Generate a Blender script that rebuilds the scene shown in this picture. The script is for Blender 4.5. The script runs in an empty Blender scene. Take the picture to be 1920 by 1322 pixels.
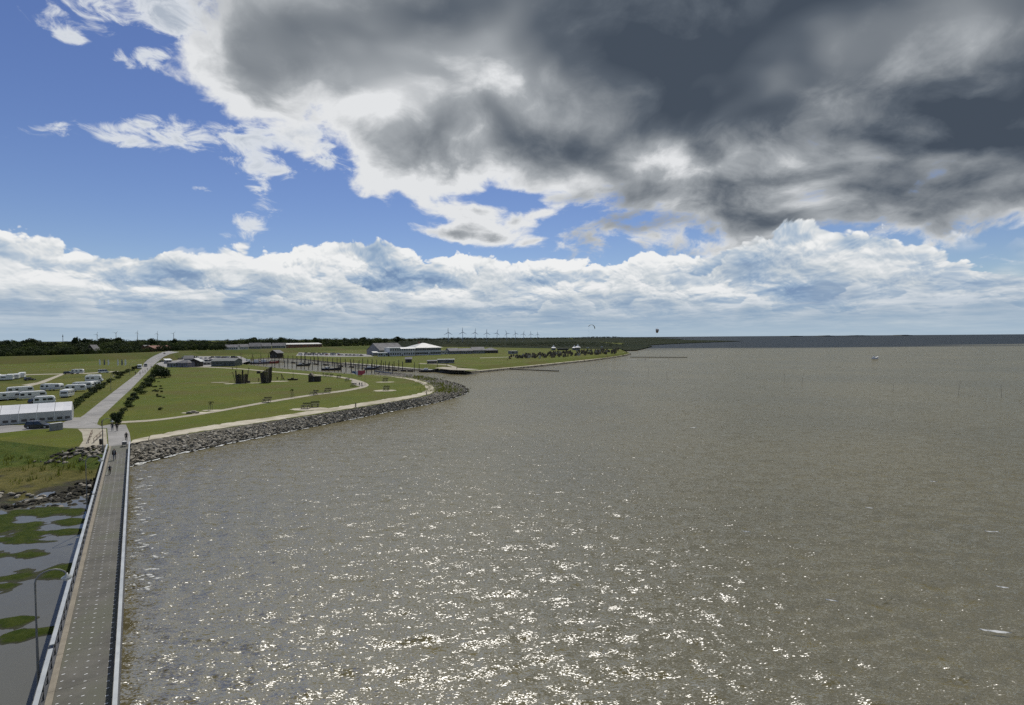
import bpy, bmesh, math, random
import numpy as np
from mathutils import Vector, Matrix, Euler
random.seed(7); RNG = np.random.default_rng(7)
SC = bpy.context.scene
COL = SC.collection
PI = math.pi

# ------------------------------------------------------------------ camera
F_PX, W_PX, H_PX = 990.0, 1920.0, 1322.0
CAM_Z = 21.0
PITCH = math.radians(-1.62); ROLL = math.radians(0.43)
cd = bpy.data.cameras.new('camera'); cam = bpy.data.objects.new('camera', cd); COL.objects.link(cam)
cd.sensor_width = 36.0; cd.lens = 36.0 * F_PX / W_PX
cd.clip_start = 0.5; cd.clip_end = 60000
CAM_M = Matrix.Translation((0, 0, CAM_Z)) @ Matrix.Rotation(PI/2 + PITCH, 4, 'X') @ Matrix.Rotation(-ROLL, 4, 'Z')
cam.matrix_world = CAM_M
SC.camera = cam
R3 = np.array(CAM_M.to_3x3())

def ray(px, py):
    v = R3 @ np.array([(px - W_PX/2)/F_PX, -(py - H_PX/2)/F_PX, -1.0])
    return v
def P(px, py, z=0.0):
    """photo pixel -> world point on the horizontal plane at height z"""
    v = ray(px, py); t = (z - CAM_Z)/v[2]
    return Vector((v[0]*t, v[1]*t, z))
def PD(px, py, dist):
    """photo pixel -> world point at forward distance dist (y)"""
    v = ray(px, py); t = dist/v[1]
    return Vector((v[0]*t, v[1]*t, CAM_Z + v[2]*t))

# ------------------------------------------------------------------ sun, exposure
SUN_AZ, SUN_EL = math.radians(-5.0), math.radians(57.0)
sund = bpy.data.lights.new('sun', 'SUN'); sun = bpy.data.objects.new('sun', sund); COL.objects.link(sun)
sund.energy = 3.2; sund.angle = math.radians(0.53); sund.color = (1.0, 0.955, 0.88)
sdir = Vector((math.sin(SUN_AZ)*math.cos(SUN_EL), math.cos(SUN_AZ)*math.cos(SUN_EL), math.sin(SUN_EL)))
sun.rotation_euler = sdir.to_track_quat('Z', 'Y').to_euler()
sun.location = (0, 0, 60)
VS = SC.view_settings
SC.display_settings.display_device = 'sRGB'
VS.view_transform = 'Standard'; VS.look = 'None'; VS.exposure = 0.0; VS.gamma = 1.0; VS.use_curve_mapping = False
SC.cycles.use_adaptive_sampling = True; SC.cycles.adaptive_threshold = 0.015; SC.cycles.adaptive_min_samples = 24
SC.cycles.use_denoising = False; SC.cycles.sample_clamp_direct = 2.2; SC.cycles.sample_clamp_indirect = 4.0
SC.cycles.max_bounces = 5; SC.cycles.transparent_max_bounces = 6; SC.cycles.volume_bounces = 0
SC.cycles.caustics_reflective = False; SC.cycles.caustics_refractive = False

# ------------------------------------------------------------------ node expression helper
class X:
    """a float/vector socket with arithmetic that builds Math nodes"""
    def __init__(s, nt, sock): s.nt = nt; s.s = sock
    def _m(s, op, b=None, c=None, clamp=False):
        n = s.nt.nodes.new('ShaderNodeMath'); n.operation = op; n.use_clamp = clamp
        s.nt.links.new(s.s, n.inputs[0])
        for i, v in ((1, b), (2, c)):
            if v is None: continue
            if isinstance(v, X): s.nt.links.new(v.s, n.inputs[i])
            else: n.inputs[i].default_value = v
        return X(s.nt, n.outputs[0])
    def __add__(s, b): return s._m('ADD', b)
    __radd__ = __add__
    def __sub__(s, b): return s._m('SUBTRACT', b)
    def __rsub__(s, b): return (s*-1.0) + b
    def __mul__(s, b): return s._m('MULTIPLY', b)
    __rmul__ = __mul__
    def __truediv__(s, b): return s._m('DIVIDE', b)
    def clamp(s): return s._m('ADD', 0.0, clamp=True)
    def f(s, op, b=None, c=None): return s._m(op, b, c)
    def ss(s, a, b, lo=0.0, hi=1.0, kind='SMOOTHSTEP'):
        n = s.nt.nodes.new('ShaderNodeMapRange'); n.interpolation_type = kind
        s.nt.links.new(s.s, n.inputs[0])
        for i, v in enumerate((a, b, lo, hi)): n.inputs[i+1].default_value = v
        return X(s.nt, n.outputs[0])
def xyz(nt, a, b, c=0.0):
    n = nt.nodes.new('ShaderNodeCombineXYZ')
    for i, v in enumerate((a, b, c)):
        if isinstance(v, X): nt.links.new(v.s, n.inputs[i])
        else: n.inputs[i].default_value = v
    return X(nt, n.outputs[0])
def sep(nt, v):
    n = nt.nodes.new('ShaderNodeSeparateXYZ'); nt.links.new(v.s, n.inputs[0])
    return [X(nt, n.outputs[i]) for i in range(3)]
def noise(nt, v, scale, detail=6, rough=0.55, dist=0.0, lac=2.0, out=0, dims='3D', ntype='FBM'):
    n = nt.nodes.new('ShaderNodeTexNoise'); n.noise_dimensions = dims; n.noise_type = ntype
    nt.links.new(v.s, n.inputs['Vector'])
    n.inputs['Scale'].default_value = scale; n.inputs['Detail'].default_value = detail
    n.inputs['Roughness'].default_value = rough; n.inputs['Lacunarity'].default_value = lac
    n.inputs['Distortion'].default_value = dist
    return X(nt, n.outputs[out])
def voro(nt, v, scale, detail=3, rough=0.5, lac=2.0, feature='SMOOTH_F1', smooth=0.3):
    n = nt.nodes.new('ShaderNodeTexVoronoi'); n.feature = feature; n.voronoi_dimensions = '3D'
    n.normalize = True
    nt.links.new(v.s, n.inputs['Vector']); n.inputs['Scale'].default_value = scale
    n.inputs['Detail'].default_value = detail; n.inputs['Roughness'].default_value = rough
    n.inputs['Lacunarity'].default_value = lac
    if feature == 'SMOOTH_F1': n.inputs['Smoothness'].default_value = smooth
    return X(nt, n.outputs['Distance'])
def vadd(nt, a, b, op='ADD'):
    n = nt.nodes.new('ShaderNodeVectorMath'); n.operation = op
    nt.links.new(a.s, n.inputs[0])
    if isinstance(b, X): nt.links.new(b.s, n.inputs[1])
    else: n.inputs[1].default_value = b
    return X(nt, n.outputs[0])
def ramp(nt, f, stops, interp='LINEAR'):
    n = nt.nodes.new('ShaderNodeValToRGB'); nt.links.new(f.s, n.inputs[0])
    cr = n.color_ramp; cr.interpolation = interp
    while len(cr.elements) < len(stops): cr.elements.new(0.5)
    for e, (p, c) in zip(cr.elements, stops): e.position = p; e.color = (c[0], c[1], c[2], 1)
    return X(nt, n.outputs[0])
def mixc(nt, f, a, b, bt='MIX'):
    n = nt.nodes.new('ShaderNodeMix'); n.data_type = 'RGBA'; n.blend_type = bt
    for i, v in ((0, f), (6, a), (7, b)):
        if isinstance(v, X): nt.links.new(v.s, n.inputs[i])
        elif i == 0: n.inputs[0].default_value = v
        else: n.inputs[i].default_value = (v[0], v[1], v[2], 1)
    return X(nt, n.outputs[2])

# ------------------------------------------------------------------ world: sky with clouds
def horizon_y(px): return 640.1 - 0.00755*px
def AE(px, py):
    v = ray(px, py); v = v/np.linalg.norm(v)
    return math.atan2(v[0], v[1]), math.asin(v[2])
world = bpy.data.worlds.new('World'); SC.world = world; world.use_nodes = True
def build_world():
    nt = world.node_tree; nt.nodes.clear()
    out = nt.nodes.new('ShaderNodeOutputWorld'); bg = nt.nodes.new('ShaderNodeBackground')
    nt.links.new(bg.outputs[0], out.inputs[0])
    tc = nt.nodes.new('ShaderNodeTexCoord')
    D = X(nt, tc.outputs['Generated'])
    x, y, z = sep(nt, D)
    az = x.f('ARCTAN2', y); el = z.f('ARCSINE')
    elp = el.f('MAXIMUM', 0.0)
    sky = nt.nodes.new('ShaderNodeTexSky'); sky.sky_type = 'NISHITA'; sky.sun_disc = False
    sky.sun_elevation = SUN_EL; sky.sun_rotation = SUN_AZ
    sky.air_density = 1.0; sky.dust_density = 0.15; sky.ozone_density = 3.5; sky.altitude = 20
    skyc = X(nt, sky.outputs[0])
    K = 0.080                       # sky strength
    azel = xyz(nt, az, el, 0.0)
    def blob(px, py, rx, ry, rot=0.0):
        a, e = AE(px, py)
        m = nt.nodes.new('ShaderNodeMapping'); m.vector_type = 'TEXTURE'
        nt.links.new(azel.s, m.inputs[0])
        m.inputs['Location'].default_value = (a, e, 0)
        m.inputs['Rotation'].default_value = (0, 0, math.radians(rot))
        k = 0.8/F_PX
        m.inputs['Scale'].default_value = (rx*k, ry*k, 1)
        g = nt.nodes.new('ShaderNodeTexGradient'); g.gradient_type = 'SPHERICAL'
        nt.links.new(m.outputs[0], g.inputs[0])
        return X(nt, g.outputs[1]).ss(0, 1)
    def blobs(lst):
        tot = None
        for b in lst:
            v = blob(*b[1:])*b[0]
            tot = v if tot is None else tot + v
        return tot
    def az_curve(pts, ends):
        """float curve of azimuth -> elevation from photo points; ends = elevation far left / far right / behind"""
        n = nt.nodes.new('ShaderNodeFloatCurve')
        nt.links.new(((az + PI)/(2*PI)).s, n.inputs['Value'])
        c = n.mapping.curves[0]
        L = [(-PI, ends[2]), (-1.3, ends[0])] + [AE(*p) for p in pts] + [(1.3, ends[1]), (PI, ends[2])]
        L = [((a+PI)/(2*PI), e) for a, e in L]
        c.points[0].location = L[0]; c.points[1].location = L[-1]
        for p in L[1:-1]: c.points.new(*p)
        for p in c.points: p.handle_type = 'VECTOR'
        n.mapping.use_clip = False
        n.mapping.update()
        return X(nt, n.outputs[0])
    # ---- upper cloud deck, seen from below: plane-projected coordinates
    zz = (z.f('MAXIMUM', 0.0) + 0.42)*0.62
    plane = xyz(nt, x/zz, y/zz, 0.0)
    warp = noise(nt, plane, 1.7, 3, 0.5, out=1)
    plane = vadd(nt, plane, vadd(nt, vadd(nt, warp, (0.5, 0.5, 0.5), 'SUBTRACT'), (0.35, 0.35, 0.0), 'MULTIPLY'))
    n1 = noise(nt, vadd(nt, plane, (3.1, 7.7, 0)), 1.35, 7, 0.57)
    n1c = noise(nt, vadd(nt, plane, (3.1, 7.7, 0)), 1.35, 3, 0.50)
    n1b = noise(nt, vadd(nt, plane, (3.1, 7.60, 0)), 1.35, 3, 0.50)
    n2 = noise(nt, vadd(nt, plane, (13.1, 1.7, 0)), 1.1, 4, 0.5)
    n3 = noise(nt, vadd(nt, plane, (5.1, 21.7, 2.0)), 5.0, 5, 0.60)
    elb = az_curve([(0, -330), (150, -150), (300, -40), (370, 60), (470, 175), (600, 250), (655, 320), (690, 385), (760, 425),
                    (900, 470), (1050, 465), (1200, 470), (1330, 440), (1440, 455), (1500, 425), (1620, 430), (1700, 435), (1920, 455)],
                   (1.2, 0.10, 0.55))
    extra = blobs([(-.20, 700, 200, 90, 50, 0), (-.14, 640, 290, 70, 70, 0), (-.2, 900, 372, 170, 30, 0),
                   (.3, 480, 110, 200, 120, 20), (.16, 1440, 410, 120, 60, 0), (.22, 1330, 350, 260, 90, 0), (.12, 1750, 390, 300, 60, 0), (-.08, 1560, 430, 90, 40, 0), (-.14, 1000, 380, 80, 30, 0), (.2, 850, 440, 260, 30, -4)])
    dA = ((el - elb)*1.7).f('MINIMUM', 0.34) + extra
    dA = dA + (n1 - 0.5)*0.95 + (n3 - 0.5)*0.50
    aA = dA.ss(0.0, 0.12)
    thick = dA.ss(0.02, 0.42)
    # small torn scraps in the blue
    wb = blobs([(.9, 430, 255, 170, 60, -4), (1.0, 560, 248, 150, 52, 6), (1.0, 225, 5, 220, 80, 20), (1.0, 350, 40, 110, 70, 0), (.9, 510, 320, 150, 36, 0),
                (.8, 480, 362, 70, 44, 0), (.9, 465, 425, 110, 54, 30), (.9, 270, 110, 110, 34, 20), (.8, 122, 66, 50, 22, 0), (.8, 440, 160, 110, 30, 10),
                (.9, 282, 255, 130, 60, 0), (.8, 105, 245, 130, 24, 14), (.7, 205, 262, 60, 16, 8), (.7, 385, 354, 60, 16, 8), (.8, 620, 300, 140, 50, -20)])
    n4 = noise(nt, xyz(nt, az*14.0, el*26.0, 1.0), 1.5, 6, 0.62, 0.6)
    dW = wb*0.62 + (n4 - 0.5)*1.5 - 0.30
    aW = dW.ss(0.0, 0.34)*0.9
    # darkness of the deck: thick parts are dark, thin parts let the sun through
    dk = blobs([(.42, 1420, 350, 620, 150, 0), (.30, 1800, 330, 400, 160, 0), (.30, 1750, 130, 520, 260, 0), (.62, 1280, 20, 620, 170, 4), (.50, 1250, 185, 260, 140, -10), (.62, 1560, 215, 640, 120, -6), (.45, 1880, 250, 420, 210, 0),
                (.30, 1400, 375, 160, 120, 0), (.25, 1170, 400, 190, 90, 20), (.28, 1720, 340, 300, 120, 0), (.30, 1010, 250, 260, 180, 0), (.35, 1300, 150, 300, 260, 0),
                (-.95, 560, 100, 600, 330, -20), (-.30, 850, 150, 380, 330, 0), (.35, 1350, 330, 420, 110, 0), (.20, 850, 290, 160, 130, -20), (.3, 1850, 400, 200, 60, 0), (.15, 540, 250, 100, 26, 0),
                (-.55, 1150, 232, 80, 50, 0), (-.6, 1240, 300, 130, 60, -20), (-.55, 1075, 335, 160, 60, 0), (-.55, 1560, 305, 300, 60, -8), (-.45, 1500, 370, 150, 80, 0),
                (-.35, 915, 145, 170, 110, 60), (-.5, 1890, 345, 120, 70, 20), (-.30, 1720, 70, 300, 110, 20), (-.25, 1000, 120, 200, 120, -40), (-.35, 760, 345, 260, 70, -10), (-.3, 1290, 395, 130, 60, 0), (-.3, 950, 425, 260, 60, 0)])
    sA = 0.56 - thick*0.22 - dk*0.41 + (n2 - 0.5)*0.50 + (n1b - n1c)*2.1 + (n3 - 0.5)*0.22*(1.3 - thick) + (1.0 - thick)*(n2*0.9 - 0.09)
    cA = ramp(nt, sA.clamp(), [(0.0, (.060, .078, .106)), (.20, (.102, .124, .155)), (.45, (.205, .228, .255)), (.72, (.37, .395, .42)), (1.0, (.76, .775, .79))])
    # ---- cumulus bank along the horizon
    lel = (elp + 0.022).f('LOGARITHM', 2.718281828)
    q = xyz(nt, az*12.0, lel*2.5, 0.0)
    qw = noise(nt, q, 0.9, 2, 0.5, out=1)
    q = vadd(nt, q, vadd(nt, vadd(nt, qw, (0.5, 0.5, 0.5), 'SUBTRACT'), (0.9, 0.6, 0.0), 'MULTIPLY'))
    def billow(off):
        qq = vadd(nt, q, off)
        return voro(nt, qq, 0.95, 3.0, 0.5, 2.4, 'F1')*-1.9 + noise(nt, qq, 1.3, 4, 0.5)*0.45
    b0 = billow((0, 0, 0)); b1 = billow((0.03, 0.15, 0))
    def fine(off):
        return voro(nt, vadd(nt, q, off), 3.4, 2.0, 0.5, 2.3, 'F1')*-1.0
    f0 = fine((0, 0, 0)); f1 = fine((0.015, 0.06, 0))
    topc = az_curve([(0, 425), (60, 436), (130, 446), (152, 478), (200, 490), (280, 490), (410, 470), (480, 476), (550, 465), (640, 451), (700, 448), (740, 460),
                     (800, 482), (870, 468), (950, 492), (1040, 482), (1130, 490), (1240, 480), (1330, 470), (1400, 465), (1470, 432), (1512, 408),
                     (1570, 432), (1650, 434), (1695, 470), (1740, 458), (1800, 478), (1860, 500), (1920, 525)], (0.17, 0.10, 0.15))
    dB = (topc - el)*6.5 + (b0 + 0.62)*0.36 + (f0 + 0.3)*0.16 - 0.09
    aB = dB.ss(0.0, 0.035)
    lowm = el.ss(0.012, 0.075)
    nB = noise(nt, xyz(nt, az*5.0, lel*2.2, 4.0), 1.3, 3, 0.5)
    rim = 1.0 - dB.ss(0.0, 0.22)
    dkB = blobs([(.45, 1560, 548, 420, 50, 0), (.42, 690, 540, 240, 60, 0), (.25, 1080, 560, 260, 50, 0), (.25, 330, 520, 260, 50, 0), (.2, 90, 560, 200, 40, 0), (.25, 900, 545, 150, 50, 0)])
    sB = 0.57 + (b0 - b1)*1.35 + (f0 - f1)*0.9 + (nB - 0.5)*2.9 + rim*0.30 - dkB*0.70 + (b0 + 0.62)*0.30
    cB = ramp(nt, sB.clamp(), [(0.0, (.19, .29, .46)), (.3, (.30, .41, .56)), (.6, (.48, .56, .65)), (.82, (.70, .73, .75)), (1.0, (.86, .87, .87))])
    # ---- nearer heaps standing in front of the bank, each row with its own tops, gaps and shaded base
    rows = []
    for (e0, amp, fr, dp, sd) in ((0.112, 0.070, 3.2, 0.45, 2.0), (0.078, 0.055, 4.6, 0.42, 7.0), (0.050, 0.038, 7.0, 0.40, 11.0)):
        t1 = noise(nt, xyz(nt, az*fr, sd, 0.0), 1.6, 2, 0.5, dims='2D')
        tp = (t1 - 0.5)*(amp*2.6) + e0
        dr = (tp - el)*(0.75/amp) + (b0 + 0.62)*0.55 + (f0 + 0.3)*0.40
        pres = noise(nt, xyz(nt, az*fr*1.3, sd + 30.0, el*6.0), 1.3, 2, 0.5).ss(.40, .56)
        ar = dr.ss(0.0, 0.09)*(1.0 - dr.ss(0.45, 1.0))*pres
        sr = (1.0 - dr.ss(0.0, dp*2.4))*0.62 + (b0 - b1)*1.0 + (f0 - f1)*1.0 + (nB - 0.5)*1.5 + 0.22
        cr_ = ramp(nt, sr.clamp(), [(0.0, (.25, .345, .48)), (.35, (.36, .45, .56)), (.65, (.58, .63, .67)), (1.0, (.84, .85, .855))])
        rows.append((ar, cr_))
    # ---- thin streaks low over the horizon
    st = noise(nt, xyz(nt, az*5.0, el*70.0, 9.0), 1.5, 4, 0.55)
    st2 = noise(nt, xyz(nt, az*12.0, el*110.0, 3.0), 1.3, 4, 0.6)
    sS = ((st - 0.42)*2.2 + (st2 - 0.5)*1.2).clamp()
    cS = ramp(nt, sS, [(0.0, (.27, .38, .51)), (.45, (.38, .47, .57)), (1.0, (.64, .68, .69))])
    # ---- compose
    hs = nt.nodes.new('ShaderNodeHueSaturation'); hs.inputs['Hue'].default_value = 0.516; hs.inputs['Saturation'].default_value = 1.12; hs.inputs['Value'].default_value = 1.0
    nt.links.new(skyc.s, hs.inputs['Color'])
    skyk = mixc(nt, 1.0, X(nt, hs.outputs[0]), (K, K, K), 'MULTIPLY')
    c = mixc(nt, aW, skyk, mixc(nt, dW.ss(0.25, 0.7), (.74, .77, .80), (.45, .50, .56)))
    c = mixc(nt, aA, c, cA)
    c = mixc(nt, aB, c, cB)
    for ar, cr_ in rows: c = mixc(nt, ar, c, cr_)
    sfade = (1.0 - el.ss(0.030, 0.085))
    c = mixc(nt, sfade*0.75*aB.f('MAXIMUM', 0.5), c, cS)
    hz = (1.0 - el.ss(0.0, 0.045))
    c = mixc(nt, hz*0.85, c, (.40, .505, .60))
    nt.links.new(c.s, bg.inputs[0]); bg.inputs[1].default_value = 1.0
    world.cycles.sampling_method = 'MANUAL'; world.cycles.sample_map_resolution = 512
build_world()
# ------------------------------------------------------------------ helpers
def link(o, parent=None):
    COL.objects.link(o)
    if parent is not None: o.parent = parent
    return o
def mesh_obj(name, verts, faces, mats=None, parent=None, fm=None, smooth=False):
    me = bpy.data.meshes.new(name)
    me.from_pydata([tuple(v) for v in verts], [], faces)
    for m in (mats if isinstance(mats, (list, tuple)) else [mats]):
        if m is not None: me.materials.append(m)
    if fm is not None: me.polygons.foreach_set('material_index', fm)
    if smooth: me.polygons.foreach_set('use_smooth', [True]*len(me.polygons))
    me.update()
    return link(bpy.data.objects.new(name, me), parent)
def np_mesh(name, V, Fq, mats=None, parent=None, smooth=False, fm=None):
    """quads or tris from numpy arrays"""
    me = bpy.data.meshes.new(name); n = Fq.shape[1]
    me.vertices.add(len(V)); me.vertices.foreach_set('co', np.ascontiguousarray(V, dtype=np.float32).ravel())
    me.loops.add(Fq.size); me.loops.foreach_set('vertex_index', Fq.ravel().astype(np.int32))
    me.polygons.add(len(Fq)); me.polygons.foreach_set('loop_start', np.arange(0, Fq.size, n, dtype=np.int32))
    for m in (mats if isinstance(mats, (list, tuple)) else [mats]):
        if m is not None: me.materials.append(m)
    if fm is not None: me.polygons.foreach_set('material_index', np.ascontiguousarray(fm, dtype=np.int32))
    me.polygons.foreach_set('use_smooth', np.full(len(Fq), smooth))
    me.update(calc_edges=True)
    return link(bpy.data.objects.new(name, me), parent)
def tag(o, label=None, cat=None, group=None, kind=None):
    if label: o['label'] = label
    if cat: o['category'] = cat
    if group: o['group'] = group
    if kind: o['kind'] = kind
    return o
def empty(name, loc=(0, 0, 0), rz=0.0, parent=None):
    o = bpy.data.objects.new(name, None); o.empty_display_size = 0.3
    o.location = loc; o.rotation_euler = (0, 0, rz)
    return link(o, parent)
def copy_tree(o, parent=None):
    c = o.copy(); COL.objects.link(c); c.parent = parent
    for ch in list(o.children): copy_tree(ch, c)
    return c
class MB:
    """collects simple solids, builds them as one mesh object"""
    def __init__(s): s.v = []; s.f = []
    def add(s, vs, fs):
        b = len(s.v); s.v += [tuple(v) for v in vs]; s.f += [tuple(i+b for i in f) for f in fs]; return s
    def box(s, x0, x1, y0, y1, z0, z1, M=None):
        vs = [Vector((x, y, z)) for z in (z0, z1) for y in (y0, y1) for x in (x0, x1)]
        if M is not None: vs = [M @ v for v in vs]
        return s.add(vs, [(0, 2, 3, 1), (4, 5, 7, 6), (0, 1, 5, 4), (2, 6, 7, 3), (0, 4, 6, 2), (1, 3, 7, 5)])
    def prism(s, poly, d0, d1, axis='y'):
        """closed outline (two coords) swept along an axis"""
        n = len(poly)
        def p(a, b, d): return {'y': (a, d, b), 'x': (d, a, b), 'z': (a, b, d)}[axis]
        vs = [p(a, b, d0) for a, b in poly] + [p(a, b, d1) for a, b in poly]
        fs = [tuple(range(n)), tuple(range(2*n-1, n-1, -1))] + [(i, n+i, n+(i+1) % n, (i+1) % n) for i in range(n)]
        return s.add(vs, fs)
    def tube(s, pts, r, n=6, caps=True):
        pts = [Vector(p) for p in pts]; m = len(pts)
        rs = r if isinstance(r, (list, tuple)) else [r]*m
        vs = []
        for i, p in enumerate(pts):
            d = (pts[min(i+1, m-1)] - pts[max(i-1, 0)]).normalized()
            a = d.cross(Vector((0, 0, 1)))
            if a.length < 1e-3: a = Vector((1, 0, 0))
            a.normalize(); b = d.cross(a)
            for k in range(n):
                t = 2*PI*k/n; vs.append(p + (a*math.cos(t) + b*math.sin(t))*rs[i])
        fs = [(i*n+k, i*n+(k+1) % n, (i+1)*n+(k+1) % n, (i+1)*n+k) for i in range(m-1) for k in range(n)]
        if caps: fs += [tuple(range(n-1, -1, -1)), tuple((m-1)*n+k for k in range(n))]
        return s.add(vs, fs)
    def lathe(s, prof, n=10, c=(0, 0, 0)):
        vs = [(c[0]+r*math.cos(2*PI*k/n), c[1]+r*math.sin(2*PI*k/n), c[2]+z) for r, z in prof for k in range(n)]
        m = len(prof)
        fs = [(i*n+k, i*n+(k+1) % n, (i+1)*n+(k+1) % n, (i+1)*n+k) for i in range(m-1) for k in range(n)]
        fs += [tuple(range(n-1, -1, -1)), tuple((m-1)*n+k for k in range(n))]
        return s.add(vs, fs)
    def build(s, name, mat, parent=None, bevel=0.0, smooth=False):
        o = mesh_obj(name, s.v, s.f, mat, parent, smooth=smooth)
        bm = bmesh.new(); bm.from_mesh(o.data)
        bmesh.ops.recalc_face_normals(bm, faces=bm.faces)
        if bevel > 0:
            bmesh.ops.bevel(bm, geom=list(bm.edges), offset=bevel, segments=1, affect='EDGES', clamp_overlap=True)
        bm.to_mesh(o.data); bm.free()
        return o

# ------------------------------------------------------------------ materials
MATS = {}
def mat(name, c1, c2=None, scale=1.0, rough=0.8, bump=0.0, bscale=None, detail=5, metallic=0.0, spec=0.5, contrast=(0.35, 0.65), c3=None, s3=0.1, emit=None, coord='Object'):
    if name in MATS: return MATS[name]
    m = bpy.data.materials.new(name); m.use_nodes = True; nt = m.node_tree
    bs = nt.nodes['Principled BSDF']
    bs.inputs['Roughness'].default_value = rough; bs.inputs['Metallic'].default_value = metallic
    bs.inputs['Specular IOR Level'].default_value = spec
    tc = nt.nodes.new('ShaderNodeTexCoord'); v = X(nt, tc.outputs[coord])
    if coord == 'World':
        pass
    c2 = c2 or tuple(x*0.82 for x in c1)
    n = noise(nt, v, scale, detail, 0.6).ss(contrast[0], contrast[1])
    c = mixc(nt, n, c1, c2)
    if name.startswith('grass'):
        f1 = noise(nt, v, 0.55, 6, 0.7).ss(.36, .66); c = mixc(nt, f1*0.45, c, tuple(x*q for x, q in zip(c1, (.62, .70, .7))))
        f2 = noise(nt, v, 0.17, 5, 0.65).ss(.55, .72); c = mixc(nt, f2*0.45, c, tuple(x*q for x, q in zip(c2, (1.45, 1.2, 1.6))))
    if c3 is not None:
        n3 = noise(nt, v, s3, 4, 0.6).ss(0.45, 0.65)
        c = mixc(nt, n3, c, c3)
    nt.links.new(c.s, bs.inputs['Base Color'])
    if bump > 0:
        b = nt.nodes.new('ShaderNodeBump'); b.inputs['Strength'].default_value = 1.0; b.inputs['Distance'].default_value = bump
        nt.links.new(noise(nt, v, bscale or scale*2, 5, 0.6).s, b.inputs['Height'])
        nt.links.new(b.outputs[0], bs.inputs['Normal'])
    MATS[name] = m
    return m

# grass: several scales of colour in world-sized object coordinates
GRASS = mat('grass_lawn', (.080, .104, .010), (.106, .118, .014), 0.05, 0.9, 0.06, 1.6, 8, spec=0.12, c3=(.090, .088, .018), s3=0.035)
GRASS_ROUGH = mat('grass_meadow', (.086, .102, .014), (.118, .116, .026), 0.03, 0.9, 0.10, 0.9, 8, spec=0.1, c3=(.045, .064, .010), s3=0.012)
GRASS_DIKE = mat('grass_dike', (.060, .080, .011), (.086, .092, .018), 0.02, 0.9, 0.08, 0.5, 8, spec=0.1, c3=(.082, .080, .022), s3=0.02)
ASPHALT = mat('asphalt', (.27, .265, .255), (.33, .32, .31), 0.35, 0.9, 0.01, 8, 6, spec=0.2, c3=(.23, .225, .22), s3=0.12)
GRAVEL = mat('gravel_path', (.33, .30, .24), (.42, .39, .32), 0.6, 0.95, 0.02, 6, 6, spec=0.15)
SAND = mat('sand', (.44, .40, .32), (.54, .50, .41), 0.35, 0.95, 0.05, 2.0, 7, spec=0.15, c3=(.33, .30, .22), s3=0.18)
PAVE = mat('paving', (.30, .275, .235), (.36, .335, .29), 0.9, 0.9, 0.01, 5, 5, spec=0.2)
ROCK = mat('rock', (.22, .20, .165), (.40, .37, .31), 0.9, 0.85, 0.05, 5, 6, spec=0.3, c3=(.15, .138, .112), s3=0.5)
ROCK2 = mat('rock_pale', (.46, .43, .37), (.28, .26, .22), 1.1, 0.85, 0.04, 5, 6, spec=0.3)
ROCK3 = mat('rock_wet', (.036, .034, .027), (.075, .070, .055), 0.9, 0.85, 0.05, 5, 6, spec=0.12)
RUBBLE = mat('rubble_bed', (.10, .092, .076), (.17, .157, .13), 1.5, 0.9, 0.2, 2.5, 6, spec=0.2)
CONC = mat('concrete', (.36, .345, .31), (.43, .41, .37), 0.8, 0.85, 0.005, 10, 6)
DECK = mat('deck_concrete', (.082, .079, .068), (.125, .120, .104), 0.55, 0.85, 0.006, 9, 7, c3=(.10, .102, .075), s3=0.22)
KERB = mat('kerb_timber', (.21, .185, .145), (.26, .23, .18), 1.6, 0.85, 0.004, 9, 5)
GALV = mat('galvanised_steel', (.40, .42, .42), (.50, .52, .51), 0.7, 0.42, 0, None, 5, metallic=0.35)
STUDM = mat('stud_glint', (.85, .85, .83), (.80, .80, .78), 3.0, 0.3)  # sun glint on the studs put into the colour as bright white
STEELD = mat('dark_steel', (.045, .048, .050), (.07, .07, .07), 2.0, 0.5)
POLEM = mat('lamp_pole', (.16, .16, .155), (.20, .20, .19), 2.0, 0.45)
WHITE = mat('white_paint', (.74, .75, .75), (.68, .69, .69), 0.6, 0.45)
TENT = mat('tent_fabric', (.78, .78, .80), (.70, .71, .74), 0.25, 0.55, 0.02, 0.8)
TENTW = mat('tent_wall_fabric', (.46, .47, .46), (.40, .41, .40), 0.8, 0.55, 0.02, 1.2)
GLASSD = mat('window_glass', (.03, .037, .045), (.05, .06, .07), 0.7, 0.08, spec=0.7)
TIMBERD = mat('dark_timber', (.030, .026, .020), (.058, .048, .036), 1.6, 0.85, 0.01, 8)
TIMBER = mat('weathered_timber', (.13, .11, .085), (.18, .155, .12), 1.8, 0.85, 0.01, 8)
PILEM = mat('pile_timber', (.018, .018, .018), (.042, .038, .032), 1.0, 0.7)
BRICK = mat('red_brick', (.20, .095, .065), (.25, .125, .085), 0.5, 0.9)
ROOFT = mat('grey_roof', (.13, .13, .14), (.19, .19, .20), 0.35, 0.8, c3=(.10, .10, .11), s3=0.2)
ROOFR = mat('red_tile_roof', (.17, .075, .055), (.21, .105, .075), 0.5, 0.85)
ROOFL = mat('pale_metal_roof', (.42, .43, .42), (.52, .53, .52), 0.2, 0.5)
WALLW = mat('white_render_wall', (.50, .52, .54), (.56, .57, .58), 0.5, 0.8)
WALLG = mat('grey_wall', (.22, .225, .23), (.27, .27, .275), 0.5, 0.8)
TYRE = mat('tyre_rubber', (.012, .012, .012), (.02, .02, .02), 3, 0.85)

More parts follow.
